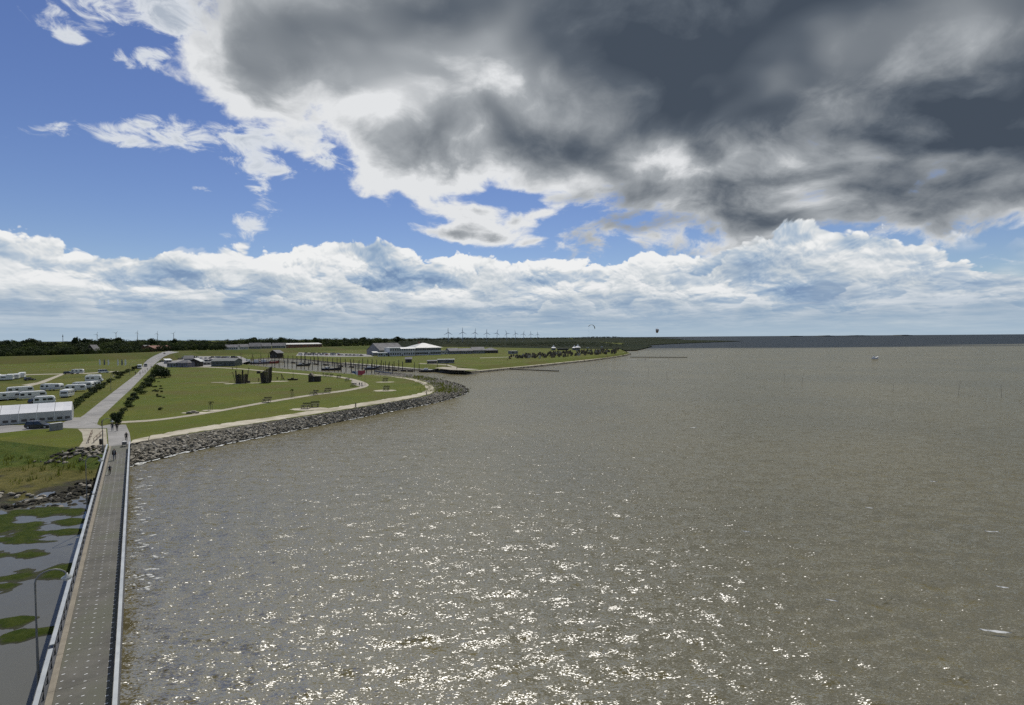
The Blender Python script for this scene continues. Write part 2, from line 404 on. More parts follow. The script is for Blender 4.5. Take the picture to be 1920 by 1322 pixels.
# ------------------------------------------------------------------ water
def water_mat(name, base, base2, far=None, bumps=((1.0, 0.02),), rough=0.10, stretch=(1.0, 1.0), cap=0.34):
    m = bpy.data.materials.new(name); m.use_nodes = True; nt = m.node_tree
    bs = nt.nodes['Principled BSDF']
    g = nt.nodes.new('ShaderNodeNewGeometry'); v = X(nt, g.outputs['Position'])
    px_, py_, pz_ = sep(nt, v)
    n = noise(nt, v, 0.018, 5, 0.6).ss(0.35, 0.65)
    c = mixc(nt, n, base, base2)
    if far is not None:     # cloud shadow on the far sea, painted in as a darker water colour
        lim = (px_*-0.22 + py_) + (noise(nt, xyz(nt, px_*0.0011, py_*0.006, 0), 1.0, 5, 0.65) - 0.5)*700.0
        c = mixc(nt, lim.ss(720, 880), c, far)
    nt.links.new(c.s, bs.inputs['Base Color'])
    bs.inputs['IOR'].default_value = 1.333; bs.inputs['Roughness'].default_value = rough
    bs.inputs['Specular IOR Level'].default_value = 0.5
    # wavelet slopes: the facet normal is tilted directly, so far water keeps its roughness
    sv = xyz(nt, px_*stretch[0] + py_*0.10, py_*stretch[1] - px_*0.06, pz_*0.0)
    tilt = None
    for i, (sc_, amp, det) in enumerate(bumps):
        t = noise(nt, vadd(nt, sv, (i*13.7, i*5.1, 0)), sc_, det, 0.55, out=1)
        t = vadd(nt, vadd(nt, t, (0.5, 0.5, 0.5), 'SUBTRACT'), (amp*1.05, amp*.95, 0.0), 'MULTIPLY')
        tilt = t if tilt is None else vadd(nt, tilt, t)
    nn = vadd(nt, tilt, X(nt, g.outputs['Normal']))
    nv = nt.nodes.new('ShaderNodeVectorMath'); nv.operation = 'NORMALIZE'; nt.links.new(nn.s, nv.inputs[0])
    # a rough sea never reaches full mirror reflection at grazing angles: the Fresnel share saturates
    df = nt.nodes.new('ShaderNodeBsdfDiffuse'); gl = nt.nodes.new('ShaderNodeBsdfGlossy'); gl.inputs['Roughness'].default_value = rough
    fr = nt.nodes.new('ShaderNodeFresnel'); fr.inputs['IOR'].default_value = 1.333
    for q in (df, gl, fr): nt.links.new(nv.outputs[0], q.inputs['Normal'])
    nt.links.new(c.s, df.inputs['Color'])
    mx = nt.nodes.new('ShaderNodeMixShader'); nt.links.new(X(nt, fr.outputs[0]).f('MINIMUM', cap if far is None else lim.ss(720, 880, cap, cap*.45)).s, mx.inputs[0])  # reflection lowered again in the far band, part of its painted cloud shadow
    nt.links.new(df.outputs[0], mx.inputs[1]); nt.links.new(gl.outputs[0], mx.inputs[2])
    nt.links.new(mx.outputs[0], nt.nodes['Material Output'].inputs[0])
    return m
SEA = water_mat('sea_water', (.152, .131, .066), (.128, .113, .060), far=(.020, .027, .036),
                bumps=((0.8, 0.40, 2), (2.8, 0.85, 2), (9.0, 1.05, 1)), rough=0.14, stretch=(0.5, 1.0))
CALM = water_mat('shallow_water', (.14, .137, .112), (.12, .12, .10), None, ((1.2, 0.06, 3), (5.0, 0.05, 2)), rough=0.08, cap=0.6)
# jetty frame: d along the jetty away from the tower, n to its right
_l0, _l1 = P(67, 1322, 4.1), P(204, 829, 3.8); _r0, _r1 = P(216, 1322, 4.1), P(241, 826, 3.8)
_m0 = (_l0+_r0)/2; _m1 = (_l1+_r1)/2
JD = (_m1 - _m0); JD.z = 0; JLEN = JD.length; JD.normalize()
JN = Vector((JD.y, -JD.x, 0)); JA = math.atan2(JD.x, JD.y)
def J(s, t, z):     # s along, t right of the centre line
    p = _m0 + JD*s + JN*t; return Vector((p.x, p.y, z))
def build_water():
    NA, NR = 820, 560
    ang = np.radians(np.linspace(-62, 62, NA)); r = 12.0*(560.0/12.0)**(np.linspace(0, 1, NR))
    A, Rr = np.meshgrid(ang, r); Xw = np.sin(A)*Rr; Yw = np.cos(A)*Rr
    Z = np.zeros_like(Xw); rs = np.random.default_rng(3)
    cell = Rr*0.0066
    for i in range(80):
        lam = 0.55*(4.6/0.55)**rs.random(); th = math.radians(-12) + rs.normal(0, 0.85)
        k = 2*PI/lam; amp = 0.0038*lam**1.0*(0.6 + 0.8*rs.random())
        kx, ky = math.sin(th)*k, math.cos(th)*k
        att = np.clip((lam/cell - 2.5)/3.0, 0, 1)
        ph = kx*Xw + ky*Yw + rs.random()*2*PI
        Z += amp*att*(np.sin(ph) + 0.22*np.sin(2*ph + 0.4))
    gust = 0.75 + 0.35*np.sin(Xw*0.031 + 1.3*np.sin(Yw*0.023))*np.sin(Yw*0.041 + 0.7)
    Z *= gust*np.clip((560 - Rr)/160, 0, 1)
    # lee of the jetty: left of it the water is calm
    side = (Xw - _m0.x)*JN.x + (Yw - _m0.y)*JN.y
    Z *= np.clip((side + 3)/2.0, 0, 1)
    Z -= np.where(side < -1.4, 0.12, 0.0)
    V = np.stack([Xw, Yw, Z], -1).reshape(-1, 3)
    ii = (np.arange(NR-1)[:, None]*NA + np.arange(NA-1)[None, :]).ravel()
    Fq = np.stack([ii, ii+1, ii+NA+1, ii+NA], -1)[:, ::-1]
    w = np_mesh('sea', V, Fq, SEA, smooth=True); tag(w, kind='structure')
    # the open sea to the horizon: rings beyond the wave mesh
    NA2 = 240; ang = np.radians(np.linspace(-62, 62, NA2)); r2 = np.array([559.8, 700, 1000, 1600, 3000, 6000, 12000, 30000])
    A, Rr = np.meshgrid(ang, r2); V = np.stack([np.sin(A)*Rr, np.cos(A)*Rr, np.zeros_like(A)], -1).reshape(-1, 3)
    ii = (np.arange(len(r2)-1)[:, None]*NA2 + np.arange(NA2-1)[None, :]).ravel()
    Fq = np.stack([ii, ii+1, ii+NA2+1, ii+NA2], -1)[:, ::-1]
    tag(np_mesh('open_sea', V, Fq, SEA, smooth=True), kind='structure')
    # sheltered shallows left of the jetty
    a, b, c, d_ = J(-30, -1.2, 0), J(JLEN*0.9, -1.2, 0), J(JLEN*0.9, -90, 0), J(-30, -90, 0)
    tag(mesh_obj('shallow_water', [a, b, c, d_], [(0, 1, 2, 3)], CALM), kind='structure')
build_water()

# ------------------------------------------------------------------ land sheets
from mathutils.geometry import tessellate_polygon
def resample(pts, step):
    out = []
    for a, b in zip(pts[:-1], pts[1:]):
        n = max(1, int((b-a).length/step))
        out += [a.lerp(b, i/n) for i in range(n)]
    return out + [pts[-1]]
def smooth_line(pts, k=4):
    """Catmull-Rom through the points"""
    p = [pts[0]*2 - pts[1]] + list(pts) + [pts[-1]*2 - pts[-2]]; out = []
    for i in range(1, len(p)-2):
        for j in range(k):
            t = j/k
            out.append(0.5*((2*p[i]) + (p[i+1]-p[i-1])*t + (2*p[i-1]-5*p[i]+4*p[i+1]-p[i+2])*t*t + (3*p[i]-p[i-1]-3*p[i+1]+p[i+2])*t**3))
    return out + [p[-2]]
def sheet(name, pts, m, z=None, kind='structure', parent=None):
    vs = [Vector((p.x, p.y, p.z if z is None else z)) for p in pts]
    tris = tessellate_polygon([[Vector((p.x, p.y, 0)) for p in vs]])
    fs = []
    for t in tris:
        a, b, c = (vs[i] for i in t)
        up = (b-a).cross(c-a).z
        fs.append(tuple(t) if up > 0 else tuple(reversed(t)))
    return tag(mesh_obj(name, vs, fs, m, parent), kind=kind)
def strip(name, L, Rt, m, kind='structure', parent=None, smooth=True):
    n = len(L); vs = list(L) + list(Rt)
    fs = []
    for i in range(n-1):
        f = (i, n+i, n+i+1, i+1)
        up = (vs[f[1]]-vs[f[0]]).cross(vs[f[2]]-vs[f[0]]).z
        fs.append(f if up > 0 else f[::-1])
    return tag(mesh_obj(name, vs, fs, m, parent, smooth=smooth), kind=kind)
def offset_line(pts, d, z):
    out = []
    for i, p in enumerate(pts):
        t = (pts[min(i+1, len(pts)-1)] - pts[max(i-1, 0)]); t.z = 0; t.normalize()
        out.append(Vector((p.x + t.y*d, p.y - t.x*d, z)))
    return out
LZ = 2.5
def PL(lst, z=LZ): return [P(x, y, z) for x, y in lst]

shore_top = PL([(246, 830), (330, 817), (420, 803), (520, 788), (600, 776), (680, 763), (740, 753), (790, 744), (812, 737), (817, 729), (808, 721), (792, 713.5), (768, 708.5), (738, 705), (705, 703)])
shore_low = [P(x, y, -0.2) for x, y in [(243, 880), (335, 855), (425, 836), (525, 815), (640, 792), (740, 772), (820, 756), (864, 744), (880, 735.5), (876, 727), (857, 719), (817, 710), (778, 704), (742, 699.5), (712, 697)]]
ST = smooth_line(shore_top, 6); SL = smooth_line(shore_low, 6)
# harbour bank (near side), back to the harbour head, up the far side
near_bank = PL([(680, 703), (640, 700), (580, 696), (530, 691.5), (490, 687), (455, 683), (440, 679.5)])
left_front = PL([(204, 838), (198, 842), (150, 842), (100, 838), (50, 832), (0, 826), (-300, 790), (-900, 740)])
far_left = [Vector((-9000, 420, LZ)), Vector((-12000, 9500, LZ))]
far_px = [(450, 675.5), (505, 670.5), (570, 673), (640, 680.5), (700, 685), (763, 690.5), (815, 694.5), (845, 696), (872, 697), (905, 695), (940, 691.5), (1000, 686), (1050, 680.8), (1100, 675.6), (1140, 670.5), (1170, 666), (1182, 663), (1176, 660)]
FZ = 1.0
far_edge = PL(far_px, FZ)
def far_off(d, z):
    o = []
    for (x, y), p, q in zip(far_px, offset_line(far_edge, -d, z), offset_line(far_edge, -d*.3, z)): o.append(p if 500 < x < 1110 else q)
    return o
coast_back = [P(1165, 656, LZ), P(1160, 650, 1.5), P(1170, 644, 1.5), Vector((300, 2600, LZ)), Vector((1100, 9500, LZ))]
far_bank = far_off(15, LZ)
lawn_poly = ST + near_bank + list(reversed([P(x, y, LZ) for x, y in [(505, 668.5), (450, 674)]])) 
main = ST + near_bank + far_bank + coast_back + list(reversed(far_left)) + list(reversed(left_front))
g = sheet('ground', main, GRASS, LZ)
# banks: skirts from the top edge down into the water
def skirt(name, top, low, m, kind='structure'):
    return strip(name, top, low, m, kind)
nb = [ST[-1]] + near_bank
skirt('harbour_bank', nb, offset_line(nb, 5, -0.4), RUBBLE)
strip('shore_terrace', far_edge, far_off(6, FZ+.04), GRASS)
strip('shore_rise', far_off(6, FZ+.04), far_bank, GRASS)
fbk = far_edge + [P(1172, 657, 1.0), P(1164, 652, 1.0)]
FBL = offset_line(fbk, 1.6, -0.5)
skirt('harbour_slope', fbk, FBL, RUBBLE)
MARSH = mat('salt_marsh', (.011, .018, .009), (.019, .026, .012), 0.012, 0.95, 0.3, 0.15, 8, spec=0.05, c3=(.026, .030, .014), s3=0.006)
# ------------------------------------------------------------------ dike, foreland, meadow
def dike():
    crest = [Vector((-640, 120, 8.2)), Vector((-520, 280, 8.2)), P(0, 668.5, 8.2), P(150, 664.5, 8.2), P(285, 660, 8.2), P(345, 657.5, 8.2), P(430, 656, 8.2), P(520, 653.5, 8.2), P(620, 650, 8.2),
             P(700, 648, 8.2), P(800, 645.5, 8.2), P(900, 643.3, 8.2), P(1000, 641.3, 8.2), P(1075, 639.6, 8.2)]
    crest = smooth_line(crest, 6)
    prof = [(34, LZ-0.05-8.2), (22, -3.2), (10, -0.9), (4, -0.1), (0, 0), (-4, -0.1), (-12, -1.8), (-28, LZ-0.05-8.2)]
    lines = []
    for off, dz in prof:
        lines.append([Vector((p.x, p.y, 8.2+dz)) for p in offset_line(crest, off, 0)])
    n = len(crest); vs = [v for l in lines for v in l]; fs = []
    for j in range(len(prof)-1):
        for i in range(n-1):
            fs.append((j*n+i, j*n+i+1, (j+1)*n+i+1, (j+1)*n+i))
    k0 = 11*6
    fm = [1 if (f[0] % n) >= k0 - 10 else 0 for f in fs]
    o = mesh_obj('dike', vs, fs, [GRASS_DIKE, MARSH], smooth=True, fm=fm)
    tag(o, kind='structure'); return crest
CREST = dike()
# salt-marsh foreland running out to sea
fore = [P(1160, 657, 1.0), P(1192, 656.6, 1.0), P(1207, 653.5, 1.0), P(1224, 649, 1.0), P(1212, 647, 1.0), P(1240, 645.5, 1.0), P(1290, 643.2, 1.0), P(1340, 641.4, 1.0), P(1392, 639.6, 1.0),
        P(1330, 638.2, 1.0), P(1268, 637.0, 1.0), P(1285, 635.4, 1.0), P(1230, 634.2, 1.0), P(1275, 632.8, 1.0)]
fore += [Vector((1600, 9000, 1.0)), Vector((-400, 9000, 1.0)), Vector((-100, 2000, 1.0)), P(1000, 645, 1.0), P(1040, 649, 1.0)]
sheet('salt_marsh', fore, MARSH, 1.2)
sheet('scrubland', [P(x, y, LZ) for x, y in [(690, 650.5), (760, 650), (840, 650.5), (930, 651.5), (1010, 653), (1090, 654), (1150, 654.5), (1168, 655)]] + [P(1165, 646, LZ), Vector((900, 9000, LZ)), Vector((-1500, 9000, LZ)), P(690, 643, LZ)], MARSH, 2.58)
# faint far land along the sea horizon
isl = mat('far_island', (.03, .04, .035), (.045, .05, .045), 0.002, 0.95)
for k, (x0, x1) in enumerate([(1480, 1506), (1545, 1566), (1590, 1632), (1690, 1712)]):
    a, b = PD(x0, 620, 9500), PD(x1, 620, 9500); n = 14; vs = []; fs = []
    for i in range(n+1):
        t = i/n; p = a.lerp(b, t); h = 3 + 14*math.sin(PI*t)**0.5*(0.7+0.5*random.random())
        vs += [(p.x, p.y, -1), (p.x, p.y, h), (p.x, p.y+300, h*0.8), (p.x, p.y+320, -1)]
        if i: fs += [(4*i-4+j, 4*i+j, 4*i+j+1, 4*i-4+j+1) for j in range(3)]
    tag(mesh_obj('island', vs, fs, isl), kind='structure')

# ------------------------------------------------------------------ roads and paths (sheets 4 mm apart)
z1, z2, z3 = LZ+0.012, LZ+0.018, LZ+0.024
# rough meadow of the campsite and the verges
meadow = PL([(-500, 800), (60, 797), (118, 795), (138, 779), (158, 776), (200, 742), (235, 716), (262, 694), (268, 684), (200, 688), (90, 690), (0, 694), (-500, 705)], LZ+0.006)
sheet('meadow', meadow, GRASS_ROUGH)
road_L = [(150, 783), (157, 778.5), (190, 752), (225, 725), (255, 702), (265, 692), (270, 681)]
road_R = [(182, 795), (186, 785), (216, 757), (246, 729), (272, 702), (281, 692), (291, 682)]
strip('road', PL(road_L, z2), PL(road_R, z2), ASPHALT)
ramp_z = [z2, LZ+1.4, 6.2, 8.3, 8.35]
rl = [(270, 681), (278, 673.5), (291, 666), (304, 660.6), (316, 658.4)]; rr = [(291, 682), (299, 675.5), (307, 669), (320, 663.5), (336, 660)]
strip('road_ramp', [P(x, y, z) for (x, y), z in zip(rl, ramp_z)], [P(x, y, z) for (x, y), z in zip(rr, ramp_z)], ASPHALT)
_rl = [P(x, y, z) for (x, y), z in zip(rl, ramp_z)]; _rr = [P(x, y, z) for (x, y), z in zip(rr, ramp_z)]
strip('ramp_bank', [p + Vector((0, 0, -.02)) for p in _rl], [Vector((p.x-1.8*(p.z-LZ)-.3, p.y-.3*(p.z-LZ), LZ-.1)) for p in _rl], GRASS_DIKE)
strip('ramp_bank', [p + Vector((0, 0, -.02)) for p in _rr], [Vector((p.x+1.6*(p.z-LZ)+.3, p.y-1.2*(p.z-LZ), LZ-.1)) for p in _rr], GRASS_DIKE)
cross = PL([(-400, 812), (0, 797.5), (50, 797), (112, 796), (135, 783), (150, 782.5), (182, 795.5), (190, 799), (205, 796), (236, 796), (243, 812), (246, 832), (204, 838), (201, 803), (160, 803.5), (118, 802.5), (60, 805.5), (0, 812), (-400, 850)], z1)
sheet('forecourt', cross, ASPHALT)
gravel = PL([(146, 804), (199, 804), (202, 842), (146, 841), (156, 826), (154, 812)], LZ+0.006)
sheet('gravel_area', gravel, GRAVEL)
# sandy promenade round the spit
prom_in = PL([(246, 824.5), (330, 808.5), (420, 794), (520, 780), (600, 768), (665, 757.5), (730, 747), (775, 740), (797, 733), (799, 726), (786, 717.5), (766, 711.5), (736, 706.7), (700, 704)], z1+.005)
prom_out = PL([(249, 831), (331, 816), (421, 802), (521, 786.5), (601, 774.5), (679, 762), (739, 752), (788, 743), (810, 736), (815, 729), (806, 721.5), (790, 714.2), (767, 709.2), (737, 705.6)], z1+.005)
def ragged(pts, a): return [p + Vector((random.uniform(-a, a), random.uniform(-a, a), 0)) for p in pts]
strip('promenade', ragged(smooth_line(prom_in, 10), .6), ragged(smooth_line(prom_out, 10), .4), SAND)
# footpath across the lawn
pl = [(224, 790), (300, 785), (400, 770.5), (500, 752.5), (590, 738.5), (640, 732), (668, 727), (681, 723.5), (682, 720.5), (672, 716.5), (650, 710.5), (620, 706), (580, 703), (540, 699.8), (500, 696.8), (440, 691.5), (380, 688.7), (340, 689)]
pr = [(226, 793.5), (301, 788), (401, 773.5), (501, 755.5), (592, 741), (643, 734.5), (674, 729), (689, 724.5), (690, 720), (679, 715), (655, 708.8), (622, 704.3), (581, 701.3), (541, 698.2), (501, 695.4), (440, 690.2), (380, 687.4), (340, 687.6)]
strip('footpath', smooth_line(PL(pl, z3), 5), smooth_line(PL(pr, z3), 5), GRAVEL)
plaza = PL([(660, 713), (672, 715.5), (682, 720), (688, 723.5), (676, 725.5), (666, 722), (658, 717)], z3+0.006)
sheet('paved_terrace', plaza, PAVE)
# campsite track and paths beyond
strip('track', PL([(40, 722), (70, 717), (95, 708), (115, 701)], z2), PL([(58, 724), (84, 717.5), (106, 708), (122, 701.3)], z2), GRAVEL)
strip('track', PL([(40, 702.2), (90, 700.9), (160, 699.5), (222, 695.6)], z3), PL([(40, 703.6), (90, 702.2), (160, 701), (222, 697)], z3), GRAVEL)
# car park by the kiosks and along the harbour
sheet('car_park', PL([(292, 684), (300, 674), (340, 668), (450, 668), (470, 676), (445, 684), (380, 688), (310, 689)], LZ+0.008), ASPHALT)
sheet('car_park', PL([(555, 667), (560, 661), (690, 664), (700, 668.5), (640, 669)], LZ+0.008), ASPHALT)
# quay edge path of the far bank, the slipway and paths there
strip('quay_path', [p + Vector((0, 0, .05)) for p in far_off(.4, FZ)[3:9]], [p + Vector((0, 0, .06)) for p in far_off(4.2, FZ)[3:9]], CONC)
strip('shore_path', [p + Vector((0, 0, .055)) for p in far_off(.5, FZ)[8:17]], [p + Vector((0, 0, .07)) for p in far_off(4.0, FZ)[8:17]], SAND)
strip('shore_path', PL([(846, 692.6), (848, 688), (836, 684.5), (815, 683), (785, 682)], z2), PL([(858, 693), (856, 688), (840, 683.6), (816, 682), (785, 681)], z2), GRAVEL)
sheet('gravel_area', PL([(815, 690), (830, 688), (846, 688.5), (862, 690), (900, 692.6), (872, 694.4), (845, 693.6)], LZ+0.008), GRAVEL)
strip('shore_path', PL([(900, 671.5), (960, 669.5), (1010, 668)], z2), PL([(900, 670.7), (960, 668.9), (1010, 667.4)], z2), GRAVEL)

# ------------------------------------------------------------------ stones
def ico(sub, seed):
    bm = bmesh.new(); bmesh.ops.create_icosphere(bm, subdivisions=sub, radius=0.5)
    r = random.Random(seed)
    d = [Vector((r.gauss(0, 1), r.gauss(0, 1), r.gauss(0, 1))).normalized() for _ in range(5)]
    for v in bm.verts:
        p = v.co.copy()
        for k in d:                                   # chop facets
            h = p.dot(k); lim = 0.26 + 0.05*r.random()
            if h > lim: p -= k*(h-lim)*0.85
        v.co = Vector((p.x*1.25, p.y*0.95, p.z*0.75)) * (0.92 + 0.16*r.random())
    V = np.array([v.co for v in bm.verts]); Fc = np.array([[v.index for v in f.verts] for f in bm.faces]); bm.free()
    return V, Fc
ICO = [ico(2, s) for s in range(4)]; ICO1 = [ico(1, s+20) for s in range(5)]
ROCKME = {}
def rock_mesh(i, m):
    if (i, m.name) not in ROCKME:
        V, Fc = ICO[i]; o = np_mesh('rock', V, Fc, m); ROCKME[(i, m.name)] = o.data; bpy.data.objects.remove(o)
    return ROCKME[(i, m.name)]
def rot_np(rng, n):
    q = rng.normal(size=(n, 4)); q /= np.linalg.norm(q, axis=1)[:, None]; w, x, y, z = q.T
    return np.stack([1-2*(y*y+z*z), 2*(x*y-z*w), 2*(x*z+y*w), 2*(x*y+z*w), 1-2*(x*x+z*z), 2*(y*z-x*w), 2*(x*z-y*w), 2*(y*z+x*w), 1-2*(x*x+y*y)], -1).reshape(n, 3, 3)
def rocks(parent, pts, sizes, mats_i, n_parts, rng, mats_l):
    """pts Nx3: the n_parts biggest in view become parts, the rest one stuff part"""
    d = np.linalg.norm(pts - np.array([0, 0, CAM_Z]), axis=1); order = np.argsort(-(sizes/d))
    for j in order[:n_parts]:
        o = bpy.data.objects.new('rock', rock_mesh(int(rng.integers(4)), mats_l[mats_i[j]])); link(o, parent)
        o.location = pts[j]; s = sizes[j]; o.scale = (s, s, s*0.9)
        o.rotation_euler = (rng.uniform(-.5, .5), rng.uniform(-.5, .5), rng.uniform(0, 6.28))
    rest = order[n_parts:]
    if len(rest) == 0: return
    VV, FF, MM = [], [], []; base = 0; Rm = rot_np(rng, len(rest))
    for k, j in enumerate(rest):
        V, Fc = ICO1[k % 5]
        VV.append((V*sizes[j]) @ Rm[k].T + pts[j]); FF.append(Fc + base); base += len(V); MM.append(np.full(len(Fc), mats_i[j]))
    o = np_mesh('rock_rubble', np.concatenate(VV), np.concatenate(FF), mats_l, parent, fm=np.concatenate(MM)); o['kind'] = 'stuff'
def scatter_band(top, low, n, rng, zj=0.15):
    T = np.array([list(p) for p in top]); L = np.array([list(p) for p in low])
    m = min(len(T), len(L)); T, L = T[:m], L[:m]
    seg = np.linalg.norm(np.diff((T+L)/2, axis=0), axis=1); cum = np.concatenate([[0], np.cumsum(seg)]); cum /= cum[-1]
    u = rng.random(n); idx = np.clip(np.searchsorted(cum, u)-1, 0, m-2); f = ((u-cum[idx])/(cum[idx+1]-cum[idx]))[:, None]
    a = T[idx]*(1-f) + T[idx+1]*f; b = L[idx]*(1-f) + L[idx+1]*f
    t = rng.random(n)[:, None]; p = a*(1-t) + b*t
    p[:, 2] += rng.normal(0, zj, n)
    return p, t[:, 0]
rv = empty('boulder_revetment', P(520, 800, 0)); tag(rv, 'grey boulder revetment curving round the grassy spit to its tip', 'revetment')
def part(o, parent):
    o.parent = parent; o.matrix_parent_inverse = Matrix.Translation(-parent.location)
    if 'kind' in o.keys(): del o['kind']
    return o
part(strip('stone_bed', ST, [Vector((p.x, p.y, -0.6)) for p in SL], RUBBLE), rv)
rng = np.random.default_rng(11)
pts, tt = scatter_band([Vector((p.x, p.y, LZ-.22)) for p in ST], [Vector((p.x, p.y, -0.2)) for p in SL], 11500, rng, 0.06)
sz = rng.uniform(0.28, 0.72, len(pts))*np.where(rng.random(len(pts)) < .06, 1.5, 1.0); mi = np.where(tt > 0.86, 2, np.where(rng.random(len(pts)) < 0.25, 1, 0))
rvp = pts - np.array(rv.location)[None, :]
def rocks_world(root, pts, *a):
    k = len(COL.objects)
    rocks(root, pts, *a)
    for o in root.children:
        if o.matrix_parent_inverse == Matrix.Identity(4): o.matrix_parent_inverse = Matrix.Translation(-root.location)
rocks_world(rv, pts, sz, mi, 300, rng, [ROCK, ROCK2, ROCK3])
# narrow dark stone edge of the far shore
pts, tt = scatter_band(fbk[1:], FBL[1:], 1500, rng, 0.06)
fr = empty('stone_bank', P(872, 697, 0)); tag(fr, 'dark stone bank along the far harbour shore and beach meadow', 'revetment')
rocks_world(fr, pts, rng.uniform(0.4, .9, len(pts)), np.where(rng.random(len(pts)) < .1, 1, 2), 0, rng, [ROCK, ROCK2, ROCK3])
pts, tt = scatter_band(nb, offset_line(nb, 5, -0.4), 700, rng, 0.1)
fr = empty('stone_bank', P(600, 697, 0)); tag(fr, 'stone bank on the lawn side of the harbour basin', 'revetment')
rocks_world(fr, pts, rng.uniform(0.5, 1.1, len(pts)), np.where(rng.random(len(pts)) < .2, 1, 0), 0, rng, [ROCK, ROCK2, ROCK3])

# ------------------------------------------------------------------ bank left of the jetty: grass slope, reeds, boulders, algae flats
def fnoise(x, y, seed, octs=4):
    r = np.random.default_rng(seed); out = np.zeros_like(x); a = 1.0
    for o in range(octs):
        for _ in range(4):
            th = r.random()*2*PI; k = (2.0**o); out += a*np.sin((np.cos(th)*x + np.sin(th)*y)*k + r.random()*6.28)/4
        a *= 0.55
    return out
def slope_mat():
    m = bpy.data.materials.new('marsh_slope'); m.use_nodes = True; nt = m.node_tree; bs = nt.nodes['Principled BSDF']
    g_ = nt.nodes.new('ShaderNodeNewGeometry'); v = X(nt, g_.outputs['Position']); x_, y_, z_ = sep(nt, v)
    n1 = noise(nt, v, 0.16, 6, 0.6); n2 = noise(nt, v, 0.7, 6, 0.65); n3 = noise(nt, xyz(nt, x_*0.12, y_*0.4, 0.0), 1.0, 5, 0.6)
    gr = mixc(nt, n2.ss(.35, .65), (.050, .082, .009), (.078, .098, .014))
    reed = mixc(nt, n2.ss(.3, .7), (.075, .074, .016), (.135, .12, .035))
    mud = mixc(nt, n2.ss(.35, .65), (.030, .030, .020), (.065, .06, .042))
    zz_ = z_ + (n1 - 0.5)*1.6
    c = mixc(nt, zz_.ss(0.75, 1.15), reed, gr)
    c = mixc(nt, zz_.ss(0.12, 0.4), mud, c)
    c = mixc(nt, n3.ss(.56, .66)*0.7, c, (.05, .062, .02))
    nt.links.new(c.s, bs.inputs['Base Color']); bs.inputs['Roughness'].default_value = 0.9; bs.inputs['Specular IOR Level'].default_value = 0.15
    b = nt.nodes.new('ShaderNodeBump'); b.inputs['Distance'].default_value = 0.35
    nt.links.new(noise(nt, v, 1.4, 7, 0.7).s, b.inputs['Height']); nt.links.new(b.outputs[0], bs.inputs['Normal'])
    return m
SLOPE = slope_mat()
def left_bank():
    top = resample(PL([(206, 838), (150, 842), (100, 838), (50, 832), (0, 826), (-300, 790), (-700, 756)]), 1.0)
    low = [P(x, y, -0.5) for x, y in [(204, 915), (185, 945), (120, 962), (60, 968), (0, 975), (-300, 985), (-700, 1000)]]
    n = len(top)
    # parametrise both by normalised length
    def at(pts, u):
        L = [0]
        for a, b in zip(pts[:-1], pts[1:]): L.append(L[-1]+(b-a).length)
        t = u*L[-1]
        for i in range(len(pts)-1):
            if t <= L[i+1] or i == len(pts)-2:
                return pts[i].lerp(pts[i+1], (t-L[i])/max(1e-6, L[i+1]-L[i]))
    NU, NV = 170, 60
    G = np.zeros((NV, NU, 3))
    for i in range(NU):
        a, b = at(top, i/(NU-1)), at(low, i/(NU-1))
        for j in range(NV):
            t = j/(NV-1); p = a.lerp(b, t)
            G[j, i] = (p.x, p.y, LZ + 0.004 - 2.75*(t**0.9))
    wob = fnoise(G[..., 0]*0.5, G[..., 1]*0.5, 5)*0.22 + fnoise(G[..., 0]*1.7, G[..., 1]*1.7, 6)*0.09
    tt_ = np.linspace(0, 1, NV)[:, None]; G[..., 2] += wob*np.clip(tt_*6, 0, 1)
    ii = (np.arange(NV-1)[:, None]*NU + np.arange(NU-1)[None, :]).ravel()
    Fq = np.stack([ii, ii+1, ii+NU+1, ii+NU], -1)
    o = np_mesh('marsh_bank', G.reshape(-1, 3), Fq[:, ::-1], SLOPE, smooth=True); tag(o, kind='structure')
    return G
LB = left_bank()
